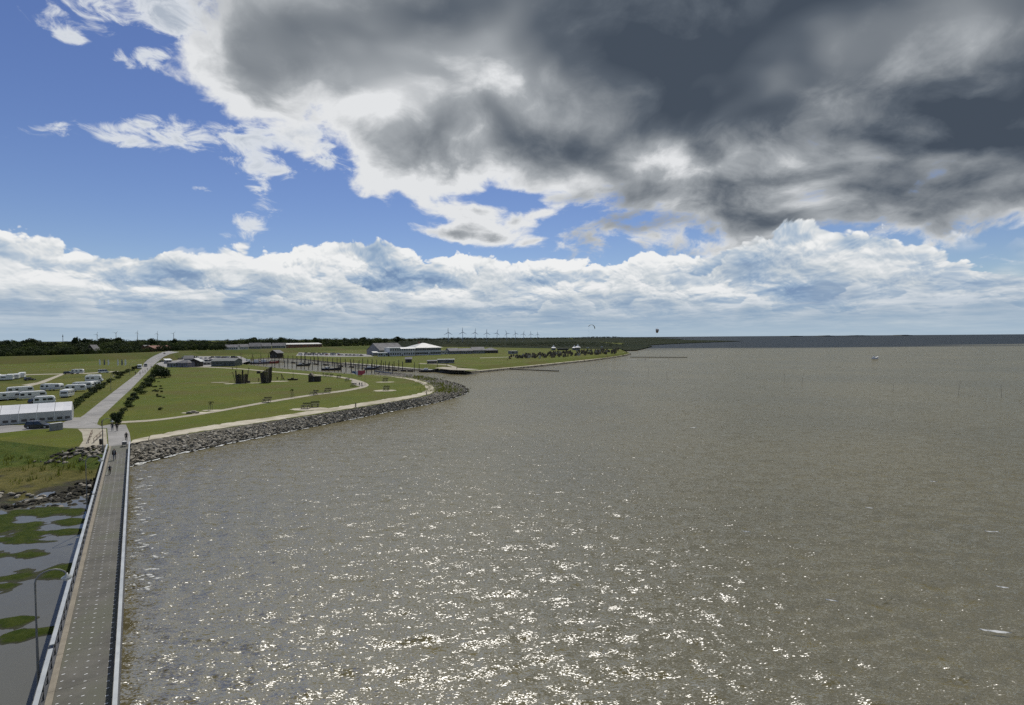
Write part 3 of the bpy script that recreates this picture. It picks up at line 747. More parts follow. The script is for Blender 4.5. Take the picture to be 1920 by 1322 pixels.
def algae_flats():
    m = bpy.data.materials.new('algae'); m.use_nodes = True; nt = m.node_tree; bs = nt.nodes['Principled BSDF']
    g_ = nt.nodes.new('ShaderNodeNewGeometry'); v = X(nt, g_.outputs['Position']); x_, y_, z_ = sep(nt, v)
    n2 = noise(nt, v, 1.1, 6, 0.65)
    c = mixc(nt, n2.ss(.35, .65), (.024, .040, .005), (.046, .060, .010))
    c = mixc(nt, (z_ + (n2-0.5)*0.09).ss(0.0, 0.07), (.05, .05, .038), c)
    nt.links.new(c.s, bs.inputs['Base Color']); bs.inputs['Roughness'].default_value = 0.9; bs.inputs['Specular IOR Level'].default_value = 0.08
    b = nt.nodes.new('ShaderNodeBump'); b.inputs['Distance'].default_value = 0.12
    nt.links.new(noise(nt, v, 3.0, 6, 0.7).s, b.inputs['Height']); nt.links.new(b.outputs[0], bs.inputs['Normal'])
    xs, ys = np.arange(-125, -16, 0.45), np.arange(22, 84, 0.45); Xg, Yg = np.meshgrid(xs, ys)
    H = np.full_like(Xg, -1.0)
    for (px, py, rx, ry, rot) in [(80, 962, 6.5, 2.4, .15), (18, 985, 5, 1.5, .1), (105, 1000, 5.5, 1.3, .15), (20, 1012, 5, 1.0, .1), (130, 978, 3.4, 1.2, 0), (60, 1016, 3.5, .7, .1),
                                   (90, 1073, 4.2, 2.0, .15), (60, 1078, 2.5, 1.0, 0), (10, 1165, 2.0, .7, .2), (50, 1190, 2.8, .9, .35), (20, 1200, 1.6, .7, .2),
                                   (-60, 980, 9, 3, .1), (-150, 1000, 12, 3, .1), (-100, 1050, 8, 2, .1), (-200, 1120, 9, 2, .2), (-80, 1180, 4, 1.2, .1)]:
        p = P(px, py, 0); dx, dy = Xg-p.x, Yg-p.y; c, s = math.cos(rot), math.sin(rot)
        q = ((dx*c+dy*s)/rx)**2 + ((-dx*s+dy*c)/ry)**2
        H = np.maximum(H, 1.0 - q)
    H = H*0.55 + fnoise(Xg*0.8 + .5*Yg, Yg*1.0, 9, 5)*0.5 + fnoise(Xg*3.1, Yg*3.7, 12, 3)*0.16 - .10
    Z = np.clip(H, -0.6, 0.35)*0.28
    side = (Xg-_m0.x)*JN.x + (Yg-_m0.y)*JN.y; Z = np.where(side > -1.9, -0.4, Z)
    NV, NU = Xg.shape; ii = (np.arange(NV-1)[:, None]*NU + np.arange(NU-1)[None, :]).ravel()
    Fq = np.stack([ii, ii+1, ii+NU+1, ii+NU], -1)
    o = np_mesh('algae_flat', np.stack([Xg, Yg, Z], -1).reshape(-1, 3), Fq, m, smooth=True); tag(o, kind='structure')
algae_flats()
def bank_rocks():
    rg = np.random.default_rng(5)
    def cluster(name, label, spots, pm=(.4, .06, .54)):
        P_, S_, M_ = [], [], []
        for (px, py, z, rx, ry, n) in spots:
            c = P(px, py, z)
            for _ in range(n):
                a, r = rg.random()*2*PI, math.sqrt(rg.random())
                x, y = c.x + math.cos(a)*r*rx, c.y + math.sin(a)*r*ry
                d2 = (LB[..., 0]-x)**2 + (LB[..., 1]-y)**2; k = np.unravel_index(np.argmin(d2), d2.shape)
                if (x-_m0.x)*JN.x + (y-_m0.y)*JN.y > -2.1: continue
                s = rg.uniform(.3, .8)
                P_.append((x, y, LB[k][2] + s*0.12)); S_.append(s); M_.append(rg.choice([0, 1, 2], p=pm))
        root = empty(name, P_[0]); tag(root, label, 'rocks')
        rocks_world(root, np.array(P_), np.array(S_), np.array(M_), 110, rg, [ROCK, ROCK2, ROCK3])
    cluster('rock_field', 'grey boulders heaped below the gravel area beside the jetty railing', [(160, 852, 1.9, 5.5, 3.6, 110), (178, 848, 1.9, 3, 2.5, 70), (115, 858, 1.6, 4, 2.5, 24)])
    cluster('rock_field', 'dark wet boulders at the muddy foot of the reed bank', [(145, 925, .5, 5.0, 2.6, 170), (105, 938, .3, 5, 1.6, 60), (165, 900, .9, 2.0, 3.5, 80), (60, 948, .2, 4, 1.2, 40)], (.08, .02, .90))
    cluster('rock_field', 'pale scattered boulders on the yellow reed slope far from the jetty', [(12, 922, .6, 3, 1.2, 18), (60, 925, .5, 2.4, .8, 8)], (.5, .2, .3))
bank_rocks()
# ------------------------------------------------------------------ jetty
def s_at(py, t, h):
    """place along the jetty where height h above its deck meets that photo row"""
    best = min(np.arange(-20, JLEN, .1), key=lambda s: abs(proj_y(J(s, t, 3.0 - .4*max(0, s)/JLEN + h)) - py)); return float(best)
def proj_y(p):
    v = R3.T @ (np.array(p) - np.array([0, 0, CAM_Z])); return H_PX/2 - F_PX*v[1]/-v[2]
S1, S2 = s_at(1213, -1.53, 1.1), s_at(927, -1.53, 1.1)
def jetty():
    s0, s1 = -24.0, JLEN + 3.6
    def dz(s): return 3.0 - 0.4*max(0.0, s)/JLEN
    root = empty('jetty', J(s0, 0, 0)); tag(root, 'long straight jetty with studded grey deck, pale handrails and timber kerb', 'jetty')
    inv = Matrix.Translation(-root.location)
    def add(o): o.parent = root; o.matrix_parent_inverse = inv; return o
    S = np.linspace(s0, s1, 40)
    def beam(name, t0, t1, h0, h1, m, sa=s0, sb=s1):
        mb = MB(); ss = np.linspace(sa, sb, max(2, int((sb-sa)/6)+1))
        vs = []
        for s in ss: vs += [J(s, t0, dz(s)+h0), J(s, t1, dz(s)+h0), J(s, t1, dz(s)+h1), J(s, t0, dz(s)+h1)]
        fs = [(0, 1, 2, 3), tuple(4*(len(ss)-1)+i for i in (3, 2, 1, 0))]
        for i in range(len(ss)-1): fs += [(4*i+j, 4*i+(j+1) % 4, 4*i+4+(j+1) % 4, 4*i+4+j) for j in range(4)]
        mb.add(vs, fs); return add(mb.build(name, m))
    # deck: cast panels with thin joints between them
    L = 4.0; s = s0
    while s < s1 - 0.5:
        e = min(s+L, s1); beam('deck_panel', -1.12, 1.30, -0.28, 0.0, DECK, s+0.008, e-0.008); s = e
    s = s0
    while s < s1 - 0.5:
        e = min(s+L, s1); beam('kerb', -1.42, -1.125, -0.30, 0.05, KERB, s+0.012, e-0.012); s = e
    beam('kerb', 1.305, 1.38, -0.30, 0.06, KERB)
    beam('edge_girder', -1.62, -1.44, -0.75, -0.05, STEELD, s0, JLEN-2); beam('edge_girder', 1.40, 1.58, -0.75, -0.05, STEELD, s0, JLEN-2)
    # studs, one raised steel dash each
    V, Fq = [], []; k = 0
    s = -16.0; row = 0
    while s < JLEN*0.93:
        for c in range(5):
            t = -0.93 + 0.5*c + (0.0 if c % 2 == 0 else 0.0); ss = s + (0.0 if c % 2 == 0 else 0.36)
            q = (.8 if c % 2 == 0 else .5)*random.uniform(.8, 1.1)
            for (a, b) in ((-.085, -.03), (.085, -.03), (.085, .03), (-.085, .03)):
                V.append(J(ss+b*q, t+a*q, dz(ss)+0.012))
            Fq.append((k, k+1, k+2, k+3)); k += 4
        s += 0.72; row += 1
    V = np.array([list(v) for v in V]); V2 = V.copy(); V2[:, 2] -= 0.02; n = len(V)
    Fq = np.array(Fq); side = np.concatenate([np.stack([Fq[:, i], Fq[:, i]+n, Fq[:, (i+1) % 4]+n, Fq[:, (i+1) % 4]], -1) for i in range(4)])
    o = add(np_mesh('stud', np.concatenate([V, V2]), np.concatenate([Fq[:, ::-1], side]), STUDM)); o['kind'] = 'stuff'
    # railings: broad flat handrail in lengths, posts, two lower rails
    gaps = [s0, S1, S2, JLEN - 1.0]
    def handrail(t0, t1, a, b):
        o = beam('handrail', t0, t1, 1.06, 1.12, GALV, a, b); return o
    for a, b in zip(gaps[:-1], gaps[1:]): handrail(-1.63, -1.42, a+0.25, b-0.25)
    handrail(1.39, 1.58, s0, JLEN*0.5); handrail(1.39, 1.58, JLEN*0.5+0.03, JLEN-1.0)
    for tt_ in (-1.53, 1.48):
        for h in (0.35, 0.70): beam('lower_rail', tt_-0.025, tt_+0.025, h, h+0.05, STEELD, s0, JLEN-1.0)
        pm = MB().box(-.035, .035, -.035, .035, -.3, 1.06).build('rail_post', STEELD); me = pm.data; bpy.data.objects.remove(pm)
        s = s0 + 0.4
        while s < JLEN - 1.2:
            o = bpy.data.objects.new('rail_post', me); link(o); o.location = J(s, tt_, dz(s)); o.rotation_euler = (0, 0, -JA); add(o); s += 1.6
    # pile pairs with cross heads
    s = s0 + 2
    while s < JLEN:
        for t in (-1.0, 1.0):
            mb = MB().tube([J(s, t, -3), J(s, t, dz(s)-0.76)], 0.22, 10); add(mb.build('pile', PILEM, smooth=True))
        mb = MB(); c = J(s, 0, dz(s)-0.52); Mx = Matrix.Translation(c) @ Matrix.Rotation(-JA, 4, 'Z'); mb.box(-1.39, 1.39, -.2, .2, -.23, .23, Mx); add(mb.build('cross_head', STEELD)); s += 11.5
    return dz
JZ = jetty()

# lamp posts on the jetty's left side
LAMPG = mat('lamp_glass', (.62, .63, .62), (.55, .56, .55), 4, 0.2)
def lamp_post(base, top, rz, label, name='street_lamp', arm=1.35):
    root = empty(name, base, rz); h = top - base[2]
    MB().tube([(0, 0, 0), (0, 0, 1.2)], [.11, .10], 10).build('base_sleeve', POLEM, root, smooth=True)
    pts = [(0, 0, 1.2), (0, 0, h*0.55), (0, 0, h-0.55)]; rad = [.075, .06, .05]
    for k in range(1, 9):
        a = PI*k/8*0.92; pts.append((arm/2*(1-math.cos(a)), 0, h-0.55 + 0.55*math.sin(a))); rad.append(.045)
    MB().tube(pts, rad, 8).build('pole', POLEM, root, smooth=True)
    ex, ez = pts[-1][0], pts[-1][2]
    hd = MB().lathe([(.05, .16), (.07, .05), (.26, -.06), (.27, -.10)], 12, (ex, 0, ez-0.1)).build('lamp_head', GALV, root, smooth=True)
    MB().lathe([(.20, -.10), (.17, -.20), (.08, -.25)], 12, (ex, 0, ez-0.1)).build('lens', LAMPG, hd, smooth=True)
    return tag(root, label, 'street lamp', None)
RZJ = -JA
for s, lab in ((S1, 'curved-arm lamp post standing in the algae shallows beside the jetty'), (S2, 'curved-arm lamp post by the dark boulders half way along the jetty'), (JLEN-1.2, 'curved-arm lamp post at the landward end of the jetty railing')):
    z0 = 0.0 if s < 60 else LZ
    b = J(s, -2.1, -1.0 if s < 60 else LZ)
    lamp_post(b, JZ(s) + 5.4, RZJ, lab)
for (px, py, h, lab) in [(208, 733.0, 6.0, 'slim lamp post on the grass verge of the campsite road'), (243, 703.5, 6.0, 'slim lamp post near the far end of the campsite hedge')]:
    b = P(px, py, LZ); lamp_post(b, LZ+h, 0.3, lab, arm=0.9)
# ------------------------------------------------------------------ foliage
def foliage_mat(name, a, b, scale=0.6, tl=0.2):
    m = mat(name, a, b, scale, 0.75, 0.0, None, 4, spec=0.15)
    nt = m.node_tree; bs = nt.nodes['Principled BSDF']
    tr = nt.nodes.new('ShaderNodeBsdfTranslucent'); mx = nt.nodes.new('ShaderNodeMixShader'); mx.inputs[0].default_value = tl
    tr.inputs[0].default_value = (a[0]*1.5, a[1]*1.5, a[2]*1.1, 1)
    out = nt.nodes['Material Output']
    nt.links.new(bs.outputs[0], mx.inputs[1]); nt.links.new(tr.outputs[0], mx.inputs[2]); nt.links.new(mx.outputs[0], out.inputs[0])
    return m
LEAF_D = foliage_mat('foliage_dark', (.018, .030, .013), (.038, .052, .020), 0.15)
LEAF_M = foliage_mat('foliage_mid', (.046, .066, .020), (.084, .104, .030), 0.3)
LEAF_G = foliage_mat('foliage_grey_green', (.05, .064, .024), (.08, .09, .038), 0.5)
LEAF_Y = foliage_mat('foliage_reed', (.085, .10, .020), (.135, .135, .034), 0.6, .5)
BARK = mat('bark', (.06, .05, .04), (.09, .075, .06), 3, 0.9)
def leaf_cloud(rng, n, rx, ry, rz, leaf, lobes=7, c=(0, 0, 0), flat=0.35):
    """leaf-sized quads on the shells of overlapping lobes: uneven outline with gaps"""
    lc = rng.normal(size=(lobes, 3)); lc /= np.linalg.norm(lc, axis=1)[:, None]
    lc = lc*rng.uniform(.30, .62, (lobes, 1)); lr = rng.uniform(.36, .60, lobes)
    k = rng.integers(lobes, size=n); d = rng.normal(size=(n, 3)); d /= np.linalg.norm(d, axis=1)[:, None]
    d[:, 2] = np.where(rng.random(n) < 0.6, np.abs(d[:, 2]), d[:, 2])
    p = (lc[k] + d*(lr[k]*rng.uniform(.72, 1.05, n))[:, None])*np.array([rx, ry, rz])
    nrm = d + rng.normal(size=(n, 3))*0.55; nrm /= np.linalg.norm(nrm, axis=1)[:, None]
    up = rng.normal(size=(n, 3)); t = np.cross(nrm, up); t /= np.linalg.norm(t, axis=1)[:, None] + 1e-9; b = np.cross(nrm, t)
    s = (leaf*rng.uniform(.6, 1.3, n))[:, None]
    V = np.stack([p - t*s - b*s*.7, p + t*s - b*s*.5, p + t*s*.6 + b*s, p - t*s*.7 + b*s*.8], 1).reshape(-1, 3) + np.array(c)
    return V, np.arange(4*n).reshape(n, 4)
rgf = np.random.default_rng(21)
BUSH = {}
def bush_mesh(i, m):
    if (i, m.name) not in BUSH:
        r = np.random.default_rng(100+i); V, Fq = leaf_cloud(r, 620, 1.0, 1.0, .95, .085, 9)
        V[:, 2] += .55; V = V[:]; o = np_mesh('bush', V, Fq, m); BUSH[(i, m.name)] = o.data; bpy.data.objects.remove(o)
    return BUSH[(i, m.name)]
def bush(loc, r, h, m, label, group, name='shrub'):
    o = bpy.data.objects.new(name, bush_mesh(int(rgf.integers(5)), m)); link(o)
    o.location = loc; o.scale = (r, r*rgf.uniform(.85, 1.15), h/1.45); o.rotation_euler = (0, 0, rgf.uniform(0, 6.28))
    return tag(o, label, 'shrub', group)
# left hedge between campsite and road
for t in np.linspace(0, 1, 26):
    a = P(128, 770, LZ).lerp(P(196, 722, LZ), min(1, t*1.35)) if t < .74 else P(196, 722, LZ).lerp(P(262, 688, LZ), (t-.74)/.26)
    r = rgf.uniform(.9, 1.6) + 0.5*t; a = a + Vector((rgf.uniform(-.5, .5), rgf.uniform(-.6, .6), -.05))
    mm = LEAF_M if rgf.random() < .6 else LEAF_D
    bush(a, r, r*1.05, mm, f'{"low" if r < 1.4 else "tall"} {"mid-green" if mm is LEAF_M else "dark green"} shrub in the hedge {"beside the marquee" if t < .25 else "between caravans and road" if t < .74 else "near the grey-green shrubs"}', 'hedge shrubs along the campsite')
for (x, y) in [(222, 704), (230, 701), (216, 702), (240, 697), (250, 692)]:
    bush(P(x, y, LZ-.05), rgf.uniform(1.6, 2.4), rgf.uniform(1.6, 2.4), LEAF_G, 'grey-green shrub at the far end of the campsite hedge', 'grey-green shrubs at the campsite corner')
# right hedge beside the lawn
for t in np.linspace(0, 1, 24):
    a = P(218, 786, LZ).lerp(P(292, 702, LZ), t) + Vector((rgf.uniform(-1.0, 1.0), rgf.uniform(-1.2, 1.2), -.05))
    r = rgf.uniform(.9, 1.5) + 0.9*t
    mm = [LEAF_D, LEAF_M, LEAF_M][int(rgf.integers(3))]
    bush(a, r, r*rgf.uniform(.9, 1.25), mm, f'{"small" if r < 1.5 else "broad"} {"mid-green" if mm is LEAF_M else "dark green"} shrub between road and lawn {"towards the jetty" if t < .4 else "towards the large bushes" if t > .75 else "half way up the road"}', 'shrubs between road and lawn')
for (x, y, r, h) in [(219, 793, 1.3, 2.6), (216, 788, 1.0, 2.0), (222, 797, 0.8, 1.9)]:
    bush(P(x, y, LZ-.05), r, h, LEAF_D, 'tall dark shrub at the lawn corner behind the walkers', 'corner shrubs')
for (x, y, r, h) in [(302, 709, 3.6, 5.2), (294, 705, 3.0, 4.2), (308, 704, 3.2, 4.6), (299, 700, 3.6, 5.0), (312, 708, 2.2, 3.0)]:
    bush(P(x, y, LZ-.05), r, h, LEAF_D if x > 300 else LEAF_M, 'large dense bush at the upper corner of the lawn near the kiosks', 'large bushes by the kiosks')
for _ in range(14):
    t = rgf.random(); a = P(238, 772, LZ).lerp(P(290, 716, LZ), t) + Vector((rgf.uniform(0, 7), rgf.uniform(-1, 3), -.2))
    bush(a, rgf.uniform(.5, .9), rgf.uniform(.7, 1.0), LEAF_G, 'pale weedy tuft in the rough grass at the lawn edge', 'weedy tufts', 'weed_clump')
# reeds and dry grass on the bank beside the jetty, dune grass on the spit tip (uncountable)
def tufts(name, spots, m, h, label):
    VV, FF = [], []; base = 0
    for (x, y, z) in spots:
        for _ in range(7):
            a = rgf.uniform(0, 6.28); l = h*rgf.uniform(.6, 1.2); w = .04 + .03*rgf.random(); ox, oy = rgf.normal(0, .22, 2)
            lean = Vector((math.cos(a), math.sin(a), 0))*l*rgf.uniform(.1, .5); s = Vector((-math.sin(a), math.cos(a), 0))*w
            b = Vector((x+ox, y+oy, z-.05)); VV += [b-s, b+s, b+lean+Vector((0, 0, l))]; FF.append((base, base+1, base+2)); base += 3
    o = np_mesh(name, np.array([list(v) for v in VV]), np.array(FF), m); tag(o, label, 'grass', kind='stuff'); return o
sp = []
for _ in range(450):
    j, i = int(rgf.integers(8, 48)), int(rgf.integers(6, 110)); p = LB[j, i]
    if 0.5 < p[2] < 1.5: sp.append((p[0]+rgf.uniform(-.4, .4), p[1]+rgf.uniform(-.4, .4), p[2]))
tufts('reed_bed', sp, LEAF_Y, .8, 'yellowish reeds and dry grass on the bank beside the jetty')
sp = []
for _ in range(420):
    c = P(*[(800, 712), (812, 722), (825, 727), (840, 733), (780, 708), (818, 733)][int(rgf.integers(6))], 2.2)
    sp.append((c.x + rgf.normal(0, 3.5), c.y + rgf.normal(0, 4.5), 2.2))
tufts('dune_grass', sp, LEAF_Y, 1.0, 'dry dune grass tufts on the stony tip of the spit')

# trees
def project(p):
    v = R3.T @ (np.array(p) - np.array([0, 0, CAM_Z])); return W_PX/2 + F_PX*v[0]/-v[2], H_PX/2 - F_PX*v[1]/-v[2]
TREEV = []
for i in range(8):
    r = np.random.default_rng(300+i); V, Fq = leaf_cloud(r, 420, .46, .46, .40, .030, 10, (0, 0, .60)); TREEV.append((V, Fq))
def wood(name, spots, mats_l, label, thin=1.0):
    VV, FF, MM = [], [], []; base = 0
    for (x, y, z0, h, w) in spots:
        V, Fq = TREEV[int(rgf.integers(8))]
        if thin < 1: k = int(len(Fq)*thin); V, Fq = V[:4*k].copy(), Fq[:k]
        a = rgf.uniform(0, 6.28); c, s = math.cos(a), math.sin(a)
        Vx = np.stack([(V[:, 0]*c - V[:, 1]*s)*w + x, (V[:, 0]*s + V[:, 1]*c)*w + y, V[:, 2]*h + z0], -1)
        VV.append(Vx); FF.append(Fq+base); base += len(V); MM.append(np.full(len(Fq), int(rgf.integers(len(mats_l)))))
    o = np_mesh(name, np.concatenate(VV), np.concatenate(FF), mats_l, fm=np.concatenate(MM)); tag(o, label, 'woodland', kind='stuff'); return o
crest_px = [(project(p)[0], p.y) for p in CREST]
def crest_dist(px):
    return float(np.interp(px, [c[0] for c in crest_px], [c[1] for c in crest_px]))
top_x = [-80, 0, 20, 40, 58, 78, 100, 130, 170, 195, 220, 242, 285, 320, 360, 400, 430, 475, 530, 560, 590, 620, 680, 720, 745, 760, 780, 810, 845, 900, 1000, 1080, 1110, 1150, 1180, 1230, 1270]
top_y = [637, 637, 636, 639.5, 633, 639, 640, 639, 634, 632.5, 633, 636, 635, 636, 636, 637, 636, 632.5, 632, 634, 632.5, 633.5, 631.5, 633, 631, 633, 631.5, 633, 631, 632, 631.5, 631.2, 629.8, 629.6, 631, 631.5, 632]
def top_at(px): return float(np.interp(px, top_x, top_y))
sp = []
for px in np.arange(-90, 720, 4.0):              # back row that makes the skyline
    d = crest_dist(px)*rgf.uniform(1.55, 1.75) if px < 430 else crest_dist(px)*rgf.uniform(1.35, 1.5)
    yt = top_at(px) + abs(rgf.normal(0, 1.0)) + 1.6*max(0, math.sin(px*.11 + 2*math.sin(px*.037))); q = PD(px + rgf.uniform(-2, 2), yt, d); h = max(6, q.z - 1.5)
    sp.append((q.x, q.y, 1.5, h, h*rgf.uniform(.7, 1.5)))
for row in range(5):                              # lower rows in front of it
    for px in np.arange(-90, 700, 5.0):
        if 288 < px < 335 and row > 2: continue
        cdist = crest_dist(px); f = 1.10 + 0.10*row + rgf.uniform(-.03, .03) if px < 430 else 1.08 + .06*row
        lo = 657 if px < 300 else 650; frac = row/5.0
        yt = (top_at(px) + 3)*frac + (lo - .008*px)*(1-frac) + rgf.normal(0, 1.5) - 2
        if 420 < px < 610 and row < 4: continue
        if 55 < px < 108 and row > 0 and yt < 647: yt = 648
        q = PD(px + rgf.uniform(-3, 3), yt, cdist*f); h = max(5, q.z - 1.5)
        sp.append((q.x, q.y, 1.5, h, max(6.5, h*rgf.uniform(.7, 1.1))))
wood('woodland', sp, [LEAF_D, LEAF_D, LEAF_M], 'broad dark wood behind the grassy dike')
sp = []
for px in np.arange(690, 1275, 2.6):             # far wood behind the wind turbines
    d = np.interp(px, [690, 850, 1100, 1270], [1500, 3300, 4300, 5200])*rgf.uniform(.97, 1.05)
    yt = top_at(px) + abs(rgf.normal(0, .5)); q = PD(px, yt, d); h = q.z - 1
    for _ in range(2): sp.append((q.x + rgf.normal(0, 4), q.y + rgf.uniform(0, 120), 1, h*rgf.uniform(.85, 1.0), h*rgf.uniform(.9, 1.4)))
for px in np.arange(690, 1160, 3.2):             # nearer dark scrub below it
    for f in (0.0, .5, 1.0):
        yb = np.interp(px, [690, 830, 950, 1160], [645, 648, 650, 650]) - 5*f; p = P(px + rgf.uniform(-2, 2), yb, LZ); h = p.y/990*rgf.uniform(3, 5)
        sp.append((p.x, p.y, LZ-1, h, h*2.4))
for px in np.arange(1160, 1300, 3.0):
    p = P(px, np.interp(px, [1160, 1225, 1300], [646, 640, 635.5]), 2); h = p.y/990*rgf.uniform(1.2, 3.0); sp.append((p.x, p.y, 1, h, h*3))
wood('woodland', sp, [LEAF_D], 'distant dark wood and scrub along the coast beyond the beach', .3)
def tree(px, yt, d, w, label, m=LEAF_D):
    q = PD(px, yt, d); h = q.z - 1.5; root = empty('tree', (q.x, q.y, 1.5))
    V, Fq = leaf_cloud(rgf, 1100, .46, .46, .38, .034, 11, (0, 0, .62)); V = V.copy(); V[:, :2] *= w; V[:, 2] *= h; np_mesh('crown', V, Fq, m, root)
    mb = MB().tube([(0, 0, 0), (.1, 0, h*.3), (0, .1, h*.62)], [h*.028, h*.02, h*.008], 7)
    for k in range(4):
        a = k*1.6; mb.tube([(0, 0, h*(.3+.05*k)), (math.cos(a)*w*.25, math.sin(a)*w*.25, h*(.55+.05*k))], [h*.011, h*.004], 5)
    mb.build('trunk', BARK, root); return tag(root, label, 'tree', 'tall trees above the dike wood')
for (px, yt, w) in [(142, 628.5, 16), (160, 630.5, 18), (58, 632, 20), (195, 631.5, 20), (222, 632, 16), (325, 634, 14), (475, 631.8, 22), (530, 631.5, 24), (12, 635.5, 16), (285, 633.5, 18), (590, 632, 22), (680, 631, 24), (745, 630.5, 26)]:
    tree(px, yt, crest_dist(px)*1.5, w, 'tall round-crowned tree standing above the wood behind the dike', LEAF_D)
# ------------------------------------------------------------------ vehicles
def paint(name, c, rough=0.3): return mat(name, c, tuple(min(1, x*1.12+.005) for x in c), 0.5, rough, 0, None, 3, spec=0.6)
P_WHITE = paint('paint_white', (.70, .71, .71)); P_BLACK = paint('paint_black', (.012, .013, .015)); P_GREY = paint('paint_grey', (.12, .125, .13)); P_SILVER = paint('paint_silver', (.42, .43, .44))
P_BLUE = paint('paint_blue', (.03, .06, .16)); P_RED = paint('paint_red', (.25, .025, .02)); P_GREEN = paint('paint_dark_green', (.02, .045, .035))
LIGHTM = mat('headlight', (.75, .76, .75), (.65, .66, .66), 5, 0.1); TAILM = mat('tail_light', (.35, .02, .015), (.28, .02, .015), 5, 0.2)
AWN = mat('awning_fabric', (.25, .27, .30), (.32, .33, .35), 0.8, 0.85); AWND = mat('awning_dark', (.028, .032, .042), (.045, .05, .06), 0.8, 0.85)
WHEEL_ME = {}
def wheel(root, x, y, r, w=.2):
    k = (round(r, 2), round(w, 2))
    if k not in WHEEL_ME:
        def disc(rr, ww):
            mb = MB(); n = 14
            vs = [(rr*math.cos(2*PI*i/n), s*ww/2, rr*math.sin(2*PI*i/n)) for s in (-1, 1) for i in range(n)]
            mb.add(vs, [tuple(range(n)), tuple(range(2*n-1, n-1, -1))] + [(i, (i+1) % n, n+(i+1) % n, n+i) for i in range(n)]); return mb
        a = disc(r, w).build('wheel', TYRE); b = disc(r*.6, w+.02).build('hub', P_SILVER); WHEEL_ME[k] = (a.data, b.data)
        bpy.data.objects.remove(a); bpy.data.objects.remove(b)
    o = link(bpy.data.objects.new('wheel', WHEEL_ME[k][0]), root); o.location = (x, y, r); link(bpy.data.objects.new('hub', WHEEL_ME[k][1]), o)
def loft(name, rings, m, parent, bevel=0.0, smooth=False):
    """closed rings of equal length joined into a solid"""
    n = len(rings[0]); vs = [v for r in rings for v in r]; fs = [tuple(range(n-1, -1, -1)), tuple((len(rings)-1)*n+k for k in range(n))]
    for i in range(len(rings)-1): fs += [(i*n+k, i*n+(k+1) % n, (i+1)*n+(k+1) % n, (i+1)*n+k) for k in range(n)]
    return MB().add(vs, fs).build(name, m, parent, bevel, smooth)
def make_car(m, kind='hatch'):
    L, Wd = {'hatch': (4.2, 1.78), 'estate': (4.7, 1.82), 'van': (5.0, 1.95)}[kind]; x0, x1 = -L/2, L/2
    root = empty('car')
    hb = {'hatch': .88, 'estate': .88, 'van': 1.02}[kind]; ht = {'hatch': 1.48, 'estate': 1.5, 'van': 2.0}[kind]
    prof = [(x0, .45), (x0+.02, .75), (x0+.06, hb), (x1-1.15 if kind != 'van' else x1-.75, hb), (x1-.25, hb-.18), (x1-.02, .62), (x1, .40), (x1-.15, .22), (x0+.2, .22)]
    def ring(y, k): return [(x*(.985 if k else 1), y, z) for x, z in prof]
    loft('body', [ring(-Wd/2, 1), ring(-Wd/2+.10, 0), ring(Wd/2-.10, 0), ring(Wd/2, 1)], m, root, .03)
    rear = x0+.12; front = x1-1.2 if kind != 'van' else x1-.55
    tr, tf = {'hatch': (x0+.55, x1-1.95), 'estate': (x0+.35, x1-2.1), 'van': (x0+.15, x1-1.25)}[kind]
    def cab(y, z0, zt, ins): return None
    b = [(rear, -Wd/2+.06, hb-.02), (front, -Wd/2+.06, hb-.02), (front, Wd/2-.06, hb-.02), (rear, Wd/2-.06, hb-.02)]
    t = [(tr, -Wd/2+.22, ht), (tf, -Wd/2+.22, ht), (tf, Wd/2-.22, ht), (tr, Wd/2-.22, ht)]
    loft('cabin', [b, t], GLASSD, root)
    tt_ = [(tr-.03, -Wd/2+.20, ht-.02), (tf+.05, -Wd/2+.20, ht-.02), (tf+.05, Wd/2-.20, ht-.02), (tr-.03, Wd/2-.20, ht-.02)]
    loft('roof', [tt_, [(x, y, z+.05) for x, y, z in t]], m, root)
    for px in (.52, .06) if kind != 'van' else (.70, .42, .12):
        xb = rear + (front-rear)*px; xt = tr + (tf-tr)*px
        for sgn in (-1, 1): MB().tube([(xb, sgn*(Wd/2-.055), hb), (xt, sgn*(Wd/2-.21), ht)], .045, 4).build('pillar', m, root)
    for wx in (x0+.78, x1-.85):
        for sgn in (-1, 1): wheel(root, wx, sgn*(Wd/2-.09), .32)
    for sgn in (-1, 1):
        MB().box(x1-.16, x1+.005, sgn*.62-.17, sgn*.62+.17, .58, .72).build('headlight', LIGHTM, root); MB().box(x0-.008, x0+.08, sgn*.68-.12, sgn*.68+.12, .68, .86).build('tail_light', TAILM, root)
    return root
